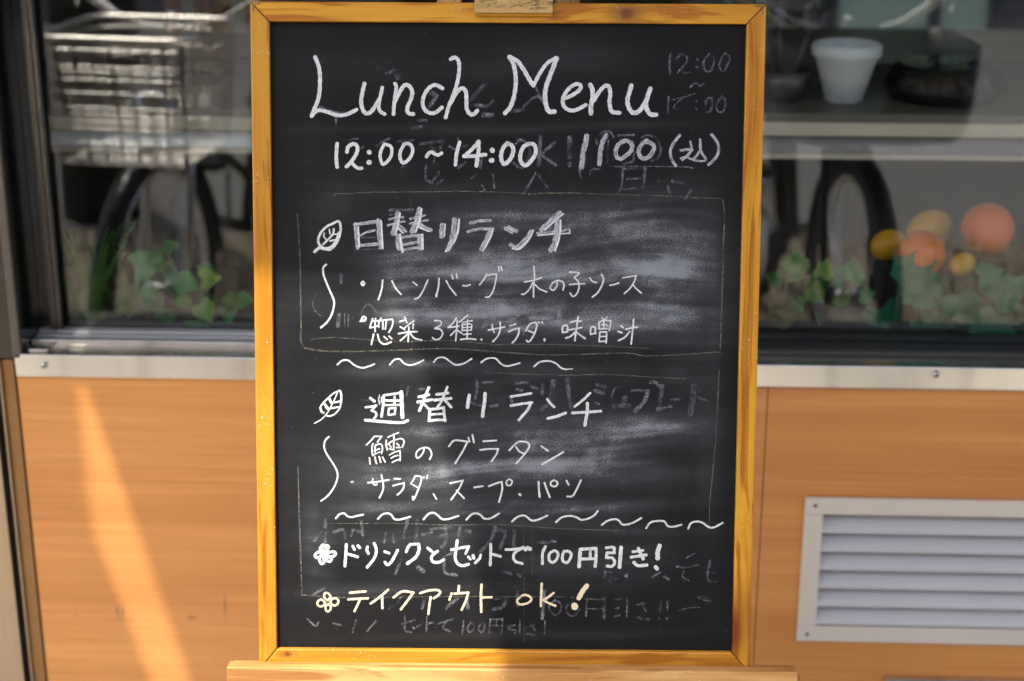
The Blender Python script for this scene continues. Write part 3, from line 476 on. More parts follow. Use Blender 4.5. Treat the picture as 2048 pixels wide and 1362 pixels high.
sb = at(530, 760, -.55); fy = sb[1]-(AZ-sb[2])*SUN[1]/-SUN[2]; sb = at(1010, 1325, -.66); fx = sb[0]-(AZ-sb[2])*SUN[0]/-SUN[2]
def ext(a, b, y): t_ = (y-a[1])/(b[1]-a[1]); return (a[0]+(b[0]-a[0])*t_, y)
Rf, Lf = ext(r1, r2, fy), ext(l1, l2, fy)
def AW(poly): return [(x, y) for x, y in poly]
pl = [(-3.0, 0.0), (l0[0], 0.0), l0, l1, l2, Lf, (-3.0, fy)]
pr = [(l0[0]+.0005, 0.0), (2.6, 0.0), (2.6, fy-.75), (fx, fy-.75), (fx, fy), Rf, r2, r1, r0]
for nm, pp in (('canvas', pl), ('canvas', pr)):
    poly_sheet(nm, [(x, y) for x, y in pp], 0.0, .004, M_shade, shade_root)
for x in (-2.9, 2.5): MB().tube([(x, 0, -.02), (x, -1.6, -.02)], .012).build('arm', M_alu, shade_root)

# ------------------------------------------------------------ inside the shop
MB().box(-3.2, 3.2, .121, 3.6, -.06, .02).build('shop_floor', simple('shop floor', (.20, .19, .17), 0.6), kind='structure')
MB().box(-3.2, 3.2, .121, 3.6, 2.7, 2.76).build('ceiling', simple('shop ceiling', (.6, .6, .58), 0.8), kind='structure')
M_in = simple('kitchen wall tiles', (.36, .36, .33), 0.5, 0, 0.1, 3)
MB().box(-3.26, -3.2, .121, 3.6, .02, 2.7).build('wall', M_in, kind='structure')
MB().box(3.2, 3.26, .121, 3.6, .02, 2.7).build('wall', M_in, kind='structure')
YB = 2.0
wa = at(1655, 85, YB); wb_ = at(1975, 85, YB)     # rear window opening
wx0, wx1, wz0, wz1 = wa[0], wb_[0]+.02, wa[2], wa[2]+.75
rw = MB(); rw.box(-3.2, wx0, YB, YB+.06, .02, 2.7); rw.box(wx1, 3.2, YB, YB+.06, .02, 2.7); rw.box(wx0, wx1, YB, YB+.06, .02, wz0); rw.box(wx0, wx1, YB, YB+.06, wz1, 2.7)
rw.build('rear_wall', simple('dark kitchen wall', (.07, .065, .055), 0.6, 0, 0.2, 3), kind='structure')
t = NT('frosted pane'); dif = t.n('ShaderNodeBsdfTranslucent'); dif.inputs[0].default_value = (.42, .46, .38, 1); t.set(t.out.inputs[0], dif.outputs[0]); M_frost = t.m
win = empty('rear_window', (wx0, YB, wz0), 'frosted kitchen window with a black frame behind the white cup', 'window')
ww, wh = wx1-wx0, wz1-wz0; xm = at(1868, 60, YB)[0]-wx0
MB().box(0.02, xm-.012, .022, .026, .02, wh-.02).build('pane', M_frost, win)
MB().box(xm+.012, ww-.02, .022, .026, .02, wh-.02).build('pane', M_frost, win)
wf = MB(); wf.box(0, .0195, -.01, .05, 0, wh); wf.box(ww-.0195, ww, -.01, .05, 0, wh); wf.box(.02, ww-.02, -.01, .05, 0, .0195); wf.box(.02, ww-.02, -.01, .05, wh-.0195, wh); wf.box(xm-.0115, xm+.0115, -.01, .05, .0205, wh-.0205)
wf.build('window_frame', M_black, win)

# display deck just inside the glass, back board, shelf
ZD = ZS+.004
MB().box(-1.5, 2.2, .0950, .40, .60, ZD).build('display_deck', simple('dark display deck', (.02, .018, .016), 0.35), kind='structure')
bk = at(1024, 600, .62)
MB().box(-1.6, 2.2, .72, .74, .3, .985).build('display_back', simple('dark brown back board', (.032, .024, .018), 0.5, 0, 0.3, 6), kind='structure')
YS = .42
zt_ = at(1024, 222, YS)[2]; zb_ = at(1024, 264, YS)[2]; zg = at(1024, 272, YS)[2]; zw = at(1024, 298, YS+.02)[2]; zc = at(1024, 303, YS)[2]; zd = at(1024, 312, YS)[2]
sh = empty('serving_shelf', (0, YS, zt_), 'cream edged serving shelf running behind the window glass', 'shelf')
def S3(z): return z-zt_
MB().box(-1.5, 2.2, 0, .85, S3(zb_), 0).build('shelf_board', simple('olive grey worktop', (.115, .11, .085), 0.35), sh)
MB().box(-1.5, 2.2, -.006, -.0005, S3(zb_)-.001, -.013).build('front_edging', M_cream, sh, bevel=.001)
MB().box(-1.5, -.05, .012, .10, S3(zw), S3(zg)).build('light_panel', M_whitepanel, sh)
MB().box(-.045, 2.2, .012, .10, S3(zw), S3(zg)).build('light_panel', simple('grey enamel', (.30, .27, .26), 0.4), sh)
MB().box(-1.5, 2.2, -.002, .05, S3(zd), S3(zc)).build('lower_trim', M_cream, sh, bevel=.001)

# white cup on the shelf
cc = onz(1684, 203, zt_); YC = cc[1]; cr = 2.42/2400
def px2m(n, y): return n*(y+2.2)/3400
r_top, r_bot, hgt = px2m(69, YC), px2m(37, YC), px2m(118, YC)
cup = empty('cup', (cc[0]+.002, YC, zt_), 'white plastic cup with a rolled rim standing on the shelf', 'cup')
MB().lathe([(.0001, 0.0005), (r_bot-.004, .0005), (r_bot, .003), (r_top-.006, hgt-.022), (r_top-.004, hgt-.020), (r_top-.002, hgt-.003), (r_top-.003, hgt), (r_top-.006, hgt-.002), (r_top-.009, hgt-.020), (r_bot-.003, .006), (.0001, .005)], n=40).smooth().build('cup_body', M_white, cup)
MB().lathe([(r_top-.0035, hgt-.022), (r_top, hgt-.019), (r_top+.001, hgt-.004), (r_top-.002, hgt-.0005)], n=40).smooth().build('rim', M_white, cup)

# black platter with clear cover
tc = onz(1862, 196, zt_); YT = tc[1]; tw = px2m(122, YT)
tray = empty('food_tray', (tc[0]+.02, YT, zt_), 'black party tray under a clear ribbed lid beside the white cup', 'tray')
MB().lathe([(.0001, .002), (tw*.86, .002), (tw*.97, .020), (tw*1.0, .024), (tw*.98, .026), (tw*.84, .007), (.0001, .006)], n=48).smooth().build('tray_base', M_blackpl, tray)
t = NT('clear lid plastic'); g_ = t.n('ShaderNodeBsdfGlossy'); g_.inputs['Roughness'].default_value = .08; q_ = t.n('ShaderNodeBsdfTransparent'); q_.inputs[0].default_value = (.9, .92, .92, 1); x_ = t.n('ShaderNodeMixShader'); lw = t.n('ShaderNodeLayerWeight'); lw.inputs[0].default_value = .35
t.set(x_.inputs[0], lw.outputs['Fresnel']); t.set(x_.inputs[1], q_.outputs[0]); t.set(x_.inputs[2], g_.outputs[0]); t.set(t.out.inputs[0], x_.outputs[0]); M_lid = t.m
ld = MB(); nl = 72; prof = [(.97, .027), (.93, .033), (.82, .053), (.74, .058), (.30, .061), (.001, .061)]
vs = []
for r_, h in prof:
    for k in range(nl):
        a = 2*math.pi*k/nl; rr = tw*r_*(1+(.015 if k % 2 else 0)*(1 if r_ > .3 else 0)); vs.append((rr*math.cos(a), rr*math.sin(a), h))
ld.add(vs, [(i*nl+k, i*nl+(k+1) % nl, (i+1)*nl+(k+1) % nl, (i+1)*nl+k) for i in range(len(prof)-1) for k in range(nl)]).build('lid', M_lid, tray)
fm = MB()
for i in range(26):
    a = random.uniform(0, 6.28); q = random.uniform(0, tw*.7); x, y = q*math.cos(a), q*math.sin(a); r_ = random.uniform(.010, .020)
    fm.lathe([(.0001, .006), (r_, .010), (r_*1.05, .018), (r_*.6, .028), (.0001, .031)], (x, y, 0), 9)
fm.smooth().build('pastries', simple('dark baked food', (.07, .045, .03), 0.55, 0, 0.4, 60), tray, kind='stuff')

# kitchen canister and utensils, left window
kc = onz(262, 186, zt_); yk = kc[1]
can = empty('canister', (kc[0], yk, zt_), 'steel canister with a black lid on the shelf left of the chalkboard', 'canister')
rr = px2m(42, yk)
MB().lathe([(.0001, 0), (rr, 0), (rr, px2m(62, yk)), (.0001, px2m(62, yk))], n=32).build('canister_body', simple('matt steel', (.35, .32, .28), .35, .8), can)
MB().lathe([(.0001, px2m(62.5, yk)), (rr*1.08, px2m(62.5, yk)), (rr*1.08, px2m(84, yk)), (rr*.95, px2m(88, yk)), (.0001, px2m(88, yk))], n=32).smooth().build('lid', M_blackpl, can)
def utensil_jar(px, y, n_u, label):
    q_ = onz(px, y, zt_); j = empty('utensil_jar', tuple(q_), label, 'jar')
    MB().lathe([(.0001, .001), (.030, .001), (.044, .050), (.041, .050), (.027, .005), (.0001, .005)], n=28).smooth().build('jar_body', M_darkalu, j)
    for k in range(n_u):
        a = random.uniform(0, 6.28); bx, by = .018*math.cos(a), .018*math.sin(a); tx, ty = bx*2.3, by*2.3; h = random.uniform(.10, .13)
        u_ = MB().tube([(bx*.4, by*.4, .01), (tx, ty, h)], .0026, 8); u_.lathe([(.0001, h-.002), (.010, h+.012), (.012, h+.030), (.007, h+.046), (.0001, h+.048)], (tx, ty, 0), 12)
        u_.smooth().build('utensil', M_darkalu, j)
    return j
utensil_jar(1566, 200, 6, 'dark jar of upright kitchen utensils right beside the chalkboard frame')
bc = onz(415, 168, zt_); bowl = empty('bowl', tuple(bc), 'small steel bowl on the shelf below the orange cupboard', 'bowl')
MB().lathe([(.0001, .001), (.022, .001), (.040, .030), (.043, .031), (.038, .029), (.020, .004), (.0001, .003)], n=28).smooth().build('bowl_body', M_screw, bowl)

# orange wood cupboard on the rear wall, seen through the left window
YW = 1.15
ca, cb = at(332, 118, YW), at(530, 118, YW)
cup_b = empty('cupboard', (ca[0], YW, ca[2]), 'orange wood wall cupboard with cream door panels seen through the left window', 'cupboard')
cw = cb[0]-ca[0]; M_cw = pine('orange cupboard wood', 'z', (.62, .26, .06), (.50, .18, .03), coat=.6, chips=0)
MB().box(0, cw, .02, .295, 0, .8).build('carcass', M_cw, cup_b)
for i in range(2):
    x0, x1 = i*cw/2+.004, (i+1)*cw/2-.004
    d_ = MB(); d_.box(x0, x0+.03, 0, .018, .004, .796); d_.box(x1-.03, x1, 0, .018, .004, .796); d_.box(x0+.0302, x1-.0302, 0, .018, .004, .05); d_.box(x0+.0302, x1-.0302, 0, .018, .75, .796)
    d_.build('door', M_cw, cup_b); 
    MB().box(x0+.031, x1-.031, .006, .014, .0505, .7495).build('door_panel', M_cream, cup_b)

# oranges, lemons on the deck; ivy and sprigs
def fruit(name, cat, label, px, py, y, rpx, mat, lemon=False, group=None):
    c = at(px, py, y); r_ = px2m(rpx, y); b = MB(); prof = []
    for k in range(17):
        a = math.pi*k/16; rr_ = r_*math.sin(a)*(1.0 if not lemon else .96); z = -r_*math.cos(a)
        if lemon: z *= 1.18
        prof.append((max(rr_, .0001), z))
    o = empty(name, tuple(c), label, cat, group); o.rotation_euler = (random.uniform(-.6, .6), random.uniform(-.9, .9), 0) if not lemon else (0.2, 1.2, .4)
    b.lathe(prof, n=32).smooth().build('peel', mat, o)
    MB().lathe([(.0001, r_*(1.18 if lemon else 1)-.0010), (.0026, r_*(1.18 if lemon else 1)-.0006), (.0016, r_*(1.18 if lemon else 1)+.0012), (.0001, r_*(1.18 if lemon else 1)+.0014)], n=8).build('stalk', simple('fruit stalk', (.12, .16, .05), .7), o)
    return o
def peel(name, c):
    t = NT(name); n1 = t.noise(t.coord(), 420, 2, .6); n2 = t.noise(t.coord(), 25, 2, .5)
    t.bsdf(t.mix(n2, c, tuple(x*.82 for x in c)), .38, 0, t.bump(n1, .35, .0006), spec=.4); return t.m
M_or, M_le = peel('orange peel', (.78, .17, .008)), peel('lemon peel', (.66, .33, .01))
G = 'artificial fruit heaped behind the right window'
fruit('orange', 'orange', 'rightmost orange sitting highest in the fruit heap', 1975, 458, .24, 54, M_or, group=G)
fruit('orange', 'orange', 'orange half hidden by the green leaf in the middle of the heap', 1842, 508, .20, 50, M_or, group=G)
fruit('lemon', 'lemon', 'large yellow lemon above the middle orange', 1860, 460, .30, 42, M_le, True, G)
fruit('lemon', 'lemon', 'yellow lemon left of the middle orange', 1776, 490, .28, 33, M_le, True, G)
fruit('lemon', 'lemon', 'small yellow lemon low between the two oranges', 1925, 528, .18, 24, M_le, True, G)

RISER = empty('display_riser', (at(1870, 560, .24)[0], .24, ZD), 'dark stepped stand carrying the oranges and lemons behind the right window', 'stand')
M_rz = simple('dark stand', (.020, .015, .011), .6)
for k_, (px, py, y, rr_) in enumerate(((1975, 458, .24, 54), (1842, 508, .20, 50), (1860, 460, .30, 42), (1776, 490, .28, 33), (1925, 528, .18, 24))):
    q_ = at(px, py, y); r_ = px2m(rr_, y); h_ = q_[2]-r_*.97
    x_ = q_[0]-RISER.location[0]; y_ = y-.24; w_ = r_*.75
    MB().box(x_-w_, x_+w_, y_-w_, y_+w_, .0005+.0003*k_, h_-ZD).build('step_block', M_rz, RISER, bevel=.001)
def leaf_mat(name, c1, c2):
    t = NT(name); a = t.noise(t.coord(), 60, 3, .6)
    p_ = t.bsdf(t.mix(a, c1, c2), .45, 0, spec=.4); p_.inputs['Subsurface Weight'].default_value = 0
    tl = t.n('ShaderNodeBsdfTranslucent'); t.set(tl.inputs[0], t.mix(a, c1, c2)); mx = t.n('ShaderNodeMixShader'); mx.inputs[0].default_value = .25
    t.set(mx.inputs[1], p_.outputs[0]); t.set(mx.inputs[2], tl.outputs[0]); t.set(t.out.inputs[0], mx.outputs[0]); return t.m
M_ivy = leaf_mat('ivy leaf green', (.006, .10, .012), (.03, .22, .03)); M_ivy2 = leaf_mat('yellow green leaf', (.10, .22, .03), (.20, .34, .06))
M_dk = leaf_mat('dark teal leaf', (.008, .13, .06), (.02, .20, .10)); M_stem = simple('stem', (.20, .22, .08), .6); M_brstem = simple('brown stem', (.13, .08, .035), .7)
def ivy_leaf(c, size, rot_z, tilt, mat, parent, cup=.18):
    """five lobed leaf, folded along its midrib, with its own thickness"""
    out = [(0, 0), (.16, -.10), (.42, -.16), (.48, .04), (.60, .22), (.46, .40), (.34, .62), (.18, .76), (0, 1.0), (-.18, .76), (-.34, .62), (-.46, .40), (-.60, .22), (-.48, .04), (-.42, -.16), (-.16, -.10)]
    mid = [(0, .0), (0, .35), (0, .7)]
    Mx = Matrix.Rotation(rot_z, 3, 'Y') @ Matrix.Rotation(tilt, 3, 'X')
    ri = Matrix.Rotation(random.uniform(-.6, .6), 3, 'Z')
    def P(x, z, off=0):
        v = Mx @ (ri @ Vector((x*size, -abs(x)*cup*size*2+off+random.uniform(-.03, .03)*size, z*size))); return (v[0], v[1], v[2])
    n = len(out); b = MB(); top = [P(x, z) for x, z in out]+[P(0, .4)]
    bot = [(p_[0], p_[1]+.0006, p_[2]) for p_ in top]
    fs = [(i, (i+1) % n, n) for i in range(n)]+[((i+1) % n+n+1, i+n+1, 2*n+1) for i in range(n)]+[(i, i+n+1, (i+1) % n+n+1, (i+1) % n) for i in range(n)]
    b.add(top+bot, fs); o = b.build('leaf', mat, parent); o.location = c; return o
def ivy(label, spots, y0, stems, mats):
    """spots: (px, py of the leaf base, size px, turn)"""
    o = empty('ivy_plant', tuple(at(spots[0][0], 660, y0)), label, 'plant'); o.location.z = ZD; base = np.array(o.location)
    for i, (px, py, s, tz) in enumerate(spots):
        y = y0+random.uniform(-.03, .03); c = at(px, py, y)-base
        ivy_leaf(tuple(c), px2m(s, y), tz, random.uniform(-.5, .3), mats[i % len(mats)], o)
    for st in stems:
        pts = [at(px, py, y0+.01*math.sin(k*1.7))-base for k, (px, py) in enumerate(st)]
        MB().tube(pts, .0011, 6).smooth().build('stem', M_stem, o)
    return o
ivy('trailing ivy with broad green leaves behind the left window glass',
    [(272, 535, 62, -.9+2.2), (300, 512, 40, 1.0), (335, 545, 38, .4), (300, 590, 46, 2.6), (350, 570, 40, -.6), (362, 562, 46, 1.9), (405, 560, 44, 1.4), (330, 620, 46, 2.9), (310, 575, 40, -2.0), (365, 590, 40, 3.0), (400, 610, 46, 2.6), (425, 605, 38, -.8), (445, 630, 40, 1.2), (390, 640, 48, 2.9), (455, 590, 34, 2.5), (418, 545, 34, -1.2), (480, 600, 34, 1.5), (345, 500, 30, -.5)],
    .13, [[(330, 520), (352, 548), (366, 558)], [(290, 655), (305, 600), (335, 575), (366, 556)], [(415, 660), (430, 625), (425, 600)], [(366, 556), (345, 530), (330, 500)], [(420, 640), (450, 668), (500, 655)]], [M_ivy, M_ivy, M_ivy2, M_ivy])
ivy('ivy leaves with one yellowish leaf right beside the chalkboard behind the right window',
    [(1575, 545, 52, 1.2), (1600, 530, 40, -.4), (1640, 552, 44, .3), (1668, 545, 46, 2.7), (1700, 560, 50, .2), (1620, 575, 46, 2.4), (1560, 560, 36, -1.3), (1635, 560, 42, 3.0), (1680, 590, 40, 2.9), (1590, 600, 34, 2.5), (1720, 590, 36, 1.5)],
    .13, [[(1640, 650), (1622, 600), (1632, 560)], [(1560, 565), (1600, 558), (1632, 548)], [(1632, 548), (1640, 520)]], [M_ivy, M_ivy, M_ivy2])
ivy('broad dark teal leaves lying under the oranges behind the right window',
    [(1815, 515, 92, 2.9), (1830, 560, 84, 2.4), (1850, 600, 100, 2.0), (1880, 640, 100, 1.9), (1780, 655, 100, 1.2), (1830, 680, 110, 1.5), (1940, 660, 110, 1.7), (1980, 650, 90, 1.3), (1920, 590, 80, 2.6), (1990, 600, 80, .9), (2030, 640, 90, 1.9), (1760, 620, 60, 3.0), (1890, 690, 90, 1.5), (1960, 555, 50, 1.2)],
    .15, [[(1790, 500), (1800, 560), (1790, 640)], [(1860, 620), (1930, 650), (2000, 640)]], [M_dk])
def sprig(label, px, y0, n_, h, spread, mat):
    o = empty('fern_sprig', tuple(at(px, 660, y0)), label, 'plant'); o.location.z = ZD
    for k in range(n_):
        a = random.uniform(-1, 1); hh = h*random.uniform(.55, 1.0); bx, by = random.uniform(-.01, .01), random.uniform(-.02, .02)
        pts = [(bx+a*spread*(j/6)**1.5, by+random.uniform(-.002, .002), hh*(j/6)) for j in range(7)]
        b = MB().tube(pts, .0009, 5)
        for j in range(1, 7):
            for side in (-1, 1):
                for q in range(3):
                    f = (j-1+q/3)/6; i0 = min(5, int(f*6)); g = f*6-i0; p0 = np.array(pts[i0])*(1-g)+np.array(pts[i0+1])*g
                    ln = .020*(1.1-f); ang = side*random.uniform(.7, 1.1)+a*.4; e = p0+np.array([math.sin(ang)*ln, random.uniform(-.008, .008), math.cos(ang)*ln]); w = .0012
                    m_ = (p0+e)/2
                    b.add([p0, m_+np.array([w, 0, 0]), e, m_-np.array([w, 0, 0]), m_+np.array([0, w*.6, 0])], [(0, 1, 4), (1, 2, 4), (2, 3, 4), (3, 0, 4), (0, 3, 2, 1)])
        b.build('frond', mat, o)
    return o
M_fr = leaf_mat('fern green', (.03, .14, .012), (.12, .28, .03))
sprig('feathery green sprig at the left end of the left window', 188, .14, 20, .155, .075, M_fr)
sprig('low feathery sprig between the tall sprig and the ivy', 262, .16, 10, .085, .06, M_fr)
sprig('brownish sprig beside the chalkboard in the right window', 1560, .15, 6, .085, .03, leaf_mat('dry fern', (.16, .15, .05), (.26, .22, .09)))
# ------------------------------------------------------------ across the street (seen mirrored in the glass)
M_shut = NT('grey roller shutter'); M_shut.bsdf((.17, .165, .155), .5, .2); M_shut = M_shut.m
bld = empty('house_opposite', (0, -9.6, 0), 'pale house with a roller shutter across the street', 'house')
MB().box(-7, 7, -.3, 0, -.1, 5.2).build('wall', simple('pale render', (.15, .15, .13), .8, 0, .1, 1.5), bld)
for i in range(46):
    MB().box(-3.4, -1.9, .002, .030, .06+i*.05, .06+i*.05+.045).build('shutter_slat', M_shut, bld)
for x0, x1, z0, z1 in ((1.9, 2.7, .7, 2.2), (3.1, 3.9, .7, 2.2), (-6.2, -4.6, .7, 2.2)):
    f_ = MB(); f_.box(x0, x0+.07, .002, .06, z0, z1); f_.box(x1-.07, x1, .002, .06, z0, z1); f_.box(x0+.071, x1-.071, .002, .06, z0, z0+.07); f_.box(x0+.071, x1-.071, .002, .06, z1-.07, z1); f_.box((x0+x1)/2-.03, (x0+x1)/2+.03, .002, .05, z0+.071, z1-.071)
    w_ = f_.build('window', M_black, bld)
    MB().box(x0+.071, (x0+x1)/2-.031, .003, .012, z0+.071, z1-.071).build('pane', simple('greenish pane', (.18, .24, .21), .1), w_)
    MB().box((x0+x1)/2+.031, x1-.071, .003, .012, z0+.071, z1-.071).build('pane', simple('greenish pane', (.18, .24, .21), .1), w_)
MB().box(-.4, .6, .002, .05, .0, 2.1).build('door', simple('brown door', (.14, .06, .02), .5), bld)

q_ = at(168, 200, 3.3)
up_ = empty('added_pole', (q_[0], -3.3, 0), 'dark pole added at the road edge to darken the window reflection', 'pole')  # pole added for a dark patch in the left window reflection
MB().tube([(0, 0, -.1), (0, 0, 7.0)], [.15, .11], 20).smooth().build('pole_shaft', simple('dark concrete pole', (.035, .035, .028), .8), up_)
MB().tube([(0, 0, 1.6), (0, 0, 1.75)], .155, 20).build('band', M_darkalu, up_)
# ------------------------------------------------------------ two bicycles parked at the kerb, facing the window
M_frame1 = simple('dark green cycle paint', (.012, .03, .025), .25, .2, .1, 20, coat=.6); M_tyre = simple('tyre rubber', (.016, .016, .016), .7)
def bicycle(loc, heading, label, wire_basket=True):
    o = empty('bicycle', loc, label, 'bicycle', 'bicycles parked facing the window'); o.rotation_euler = (0, 0, heading)
    rw_ = .305
    def wheel(x, nm):
        w = MB(); w.tube([(x+rw_*math.cos(2*math.pi*k/40), 0, rw_+.0*0+rw_*math.sin(2*math.pi*k/40)) for k in range(40)], .018, 8, closed=True).smooth()
        t_ = w.build(nm, M_tyre, o)
        r2_ = MB().tube([(x+.28*math.cos(2*math.pi*k/40), 0, rw_+.28*math.sin(2*math.pi*k/40)) for k in range(40)], .011, 6, closed=True).smooth().build('rim', M_chrome, t_)
        s_ = MB(); 
        for k in range(32):
            a = 2*math.pi*k/32; s_.tube([(x, (.025 if k % 2 else -.025), rw_), (x+.275*math.cos(a), 0, rw_+.275*math.sin(a))], .0013, 4)
        s_.build('spokes', M_chrome, t_, kind='stuff')
        MB().lathe([(.02, -.035), (.025, -.03), (.018, 0), (.025, .03), (.02, .035)], (x, 0, rw_), 16, 'y').smooth().build('hub', M_chrome, t_)
        fd = MB(); n_ = 24; vs = []; fs = []
        for k in range(n_+1):
            a = R(-10)+R(190)*k/n_ if nm == 'front_wheel' else R(-20)+R(200)*k/n_
            for q in (-1, -.5, 0, .5, 1):
                rr_ = .345-.018*q*q; vs.append((x+rr_*math.cos(a), q*.030, rw_+rr_*math.sin(a)))
        for k in range(n_):
            for q in range(4): fs.append((k*5+q, k*5+q+1, k*5+q+6, k*5+q+5))
        fo = fd.add(vs, fs).smooth().build('mudguard', M_blackpl, o); so = fo.modifiers.new('thickness', 'SOLIDIFY'); so.thickness = .002
    wheel(.56, 'front_wheel'); wheel(-.50, 'rear_wheel')
    f_ = MB(); hd = (.40, 0, .78); hb = (.43, 0, .66); bb = (-.02, 0, .30); st = (-.16, 0, .66)
    f_.tube([hd, hb], .019); f_.tube([hb, (.20, 0, .38), bb], .017); f_.tube([bb, st], .015); f_.tube([(-.12, 0, .55), (.41, 0, .70)], .013) if not wire_basket else f_.tube([(-.07, 0, .42), (.41, 0, .70)], .013)
    for s in (-1, 1):
        f_.tube([(-.02, s*.02, .30), (-.50, s*.055, .305)], .009); f_.tube([(-.14, s*.02, .62), (-.50, s*.055, .305)], .008)
    f_.smooth().build('frame', M_frame1, o)
    fk = MB()
    for s in (-1, 1): fk.tube([(.43, s*.02, .66), (.455, s*.05, .62), (.50, s*.055, .45), (.56, s*.055, .305)], .011)
    fk.smooth().build('fork', M_chrome if wire_basket else M_blackpl, o)
    MB().tube([(.385, 0, .78), (.365, 0, .88), (.40, 0, .918)], .012).smooth().build('stem', M_chrome, o)
    MB().tube([(.16, -.30, 0.948), (.25, -.295, 0.963), (.34, -.25, 0.968), (.38, -.19, 0.943), (.40, -.12, 0.903), (.41, -.05, 0.888), (.41, .05, 0.888), (.40, .12, 0.903), (.38, .19, 0.943), (.34, .25, 0.968), (.25, .295, 0.963), (.16, .30, 0.948)], .0115, 12).smooth().build('handlebar', M_chrome, o)
    for s in (-1, 1): MB().tube([(.14, s*.30, .945), (.25, s*.296, .963)], .016, 12).build('grip', M_blackpl, o)
    for s in (-1, 1): MB().tube([(.30, s*.27, .958), (.35, s*.25, .928), (.25, s*.29, .918)], .004, 6).build('brake_lever', M_chrome, o)
    sd = MB(); vs = []; fs = []; prof = [(-.30, .02), (-.28, .10), (-.20, .115), (-.10, .08), (.0, .03), (.06, .016)]
    for x, w in prof:
        for q in range(9):
            a = math.pi*q/8; vs.append((x, w*math.cos(a), .86+.035*math.sin(a)+(.02 if x < -.2 else 0)))
    for i in range(len(prof)-1):
        for q in range(8): fs.append((i*9+q, i*9+q+1, i*9+q+10, i*9+q+9))
    so = sd.add(vs, fs).smooth().build('saddle', M_blackpl, o); so.modifiers.new('thickness', 'SOLIDIFY').thickness = .02
    MB().tube([(-.15, 0, .64), (-.20, 0, .86)], .012).build('seat_post', M_chrome, o)
    MB().lathe([(.045, -.03), (.055, .02), (.04, .05), (.0001, .055)], (.52, 0, .72), 20, 'x').smooth().build('lamp', M_chrome, o) if wire_basket else None
    bx0, bx1, bz0, bz1, bw_ = (.43, .74, .64, .915, .175) if wire_basket else (.43, .74, .70, .895, .190)
    if wire_basket:
        b_ = MB()
        def ring(z, k_, rd):
            g = bw_*k_; xa, xb = bx0+(1-k_)*.1, bx1-(1-k_)*.1; c_ = .05; pts = []
            for (cx_, cy_, a0) in ((xb-c_, g-c_, 0), (xa+c_, g-c_, 90), (xa+c_, -g+c_, 180), (xb-c_, -g+c_, 270)):
                for q in range(5): a = R(a0+q*22.5); pts.append((cx_+c_*math.cos(a), cy_+c_*math.sin(a), z))
            return b_.tube(pts, rd, 6, closed=True)
        ring(bz1, 1.0, .0055); ring(bz1-.025, .99, .0035)
        for dz in (.060, .072, .088, .118, .150, .164, .180, .196, .226): ring(bz1-dz, .985-dz*.6, .0021)
        for k in range(12): b_.tube([(bx0+.035+k*.0205, -bw_*.82, bz0-.001), (bx0+.035+k*.0205, bw_*.82, bz0-.001)], .0024, 5)
        for k in range(15):
            f = -1+2*k/14
            b_.tube([(bx1, f*bw_*.9, bz1), (bx1-.03, f*bw_*.8, bz0)], .0019, 5); b_.tube([(bx0, f*bw_*.9, bz1), (bx0+.03, f*bw_*.8, bz0)], .0019, 5)
            b_.tube([(bx0+.03, f*bw_*.8, bz0), (bx1-.03, f*bw_*.8, bz0)], .0019, 5)
        for k in range(11):
            f = k/10; x = bx0+.02+(bx1-bx0-.04)*f
            for s in (-1, 1): b_.tube([(x, s*bw_, bz1), (x, s*bw_*.82, bz0)], .0019, 5)
            b_.tube([(x, -bw_*.82, bz0), (x, bw_*.82, bz0)], .0019, 5)
        bo_ = b_.build('basket', M_wire, o, label='shiny wire basket'); vb = MB()
        for k in range(9): f = -1+2*k/8; vb.tube([(bx1+.004, f*bw_*.93, bz1-.01), (bx1-.026, f*bw_*.84, bz0+.004)], .0030, 5)
        vb.build('upright_wires', M_blackpl, bo_)
    else:
        def outl(k_, z, c_=.055):
            g = bw_*1.1*k_; xa, xb = bx0+(1-k_)*.1, bx1-(1-k_)*.1; pts = []
            for (cx_, cy_, a0) in ((xb-c_, g-c_, 0), (xa+c_, g-c_, 90), (xa+c_, -g+c_, 180), (xb-c_, -g+c_, 270)):
                for q in range(5): a = R(a0+q*22.5); pts.append((cx_+c_*math.cos(a), cy_+c_*math.sin(a), z))
            return pts
        rings = [outl(1.0, bz1+.01), outl(.97, bz1-.12), outl(.93, bz0+.02), outl(.84, bz0), outl(.80, bz0+.012), outl(.90, bz0+.03), outl(.95, bz1-.12), outl(.97, bz1+.01)]
        n_ = 20; b_ = MB().add([p_ for r_ in rings for p_ in r_], [(i*n_+k, i*n_+(k+1) % n_, (i+1)*n_+(k+1) % n_, (i+1)*n_+k) for i in range(7) for k in range(n_)]+[tuple(range(3*n_, 4*n_))]+[(7*n_+k, 7*n_+(k+1) % n_, (k+1) % n_, k) for k in range(n_)])
        b_.smooth().build('basket', M_blackpl, o, label='solid black plastic basket')
    MB().tube([(-.02, -.05, .30), (.02, -.06, .14)], .008).build('crank', M_chrome, o)
    MB().tube([(-.02, .05, .30), (-.06, .06, .46)], .008).build('crank', M_chrome, o)
    MB().box(-.03, .07, -.14, -.065, .128, .15).build('pedal', M_blackpl, o); MB().box(-.11, -.01, .065, .14, .448, .47).build('pedal', M_blackpl, o)
    MB().tube([(-.46, -.07, .33), (-.50, -.20, .004)], .009).build('kickstand', M_chrome, o)
    return o
def park(px, h):
    x = at(px, 200, 1.32)[0]; return (x-.585*math.cos(h), -1.32-.585*math.sin(h), 0)
bicycle(park(243, R(99)), R(99), 'silver trimmed town bicycle with a shiny wire basket reflected in the left window glass')
bicycle(park(1762, R(84)), R(84), 'town bicycle with a solid black basket reflected in the right window glass', False)

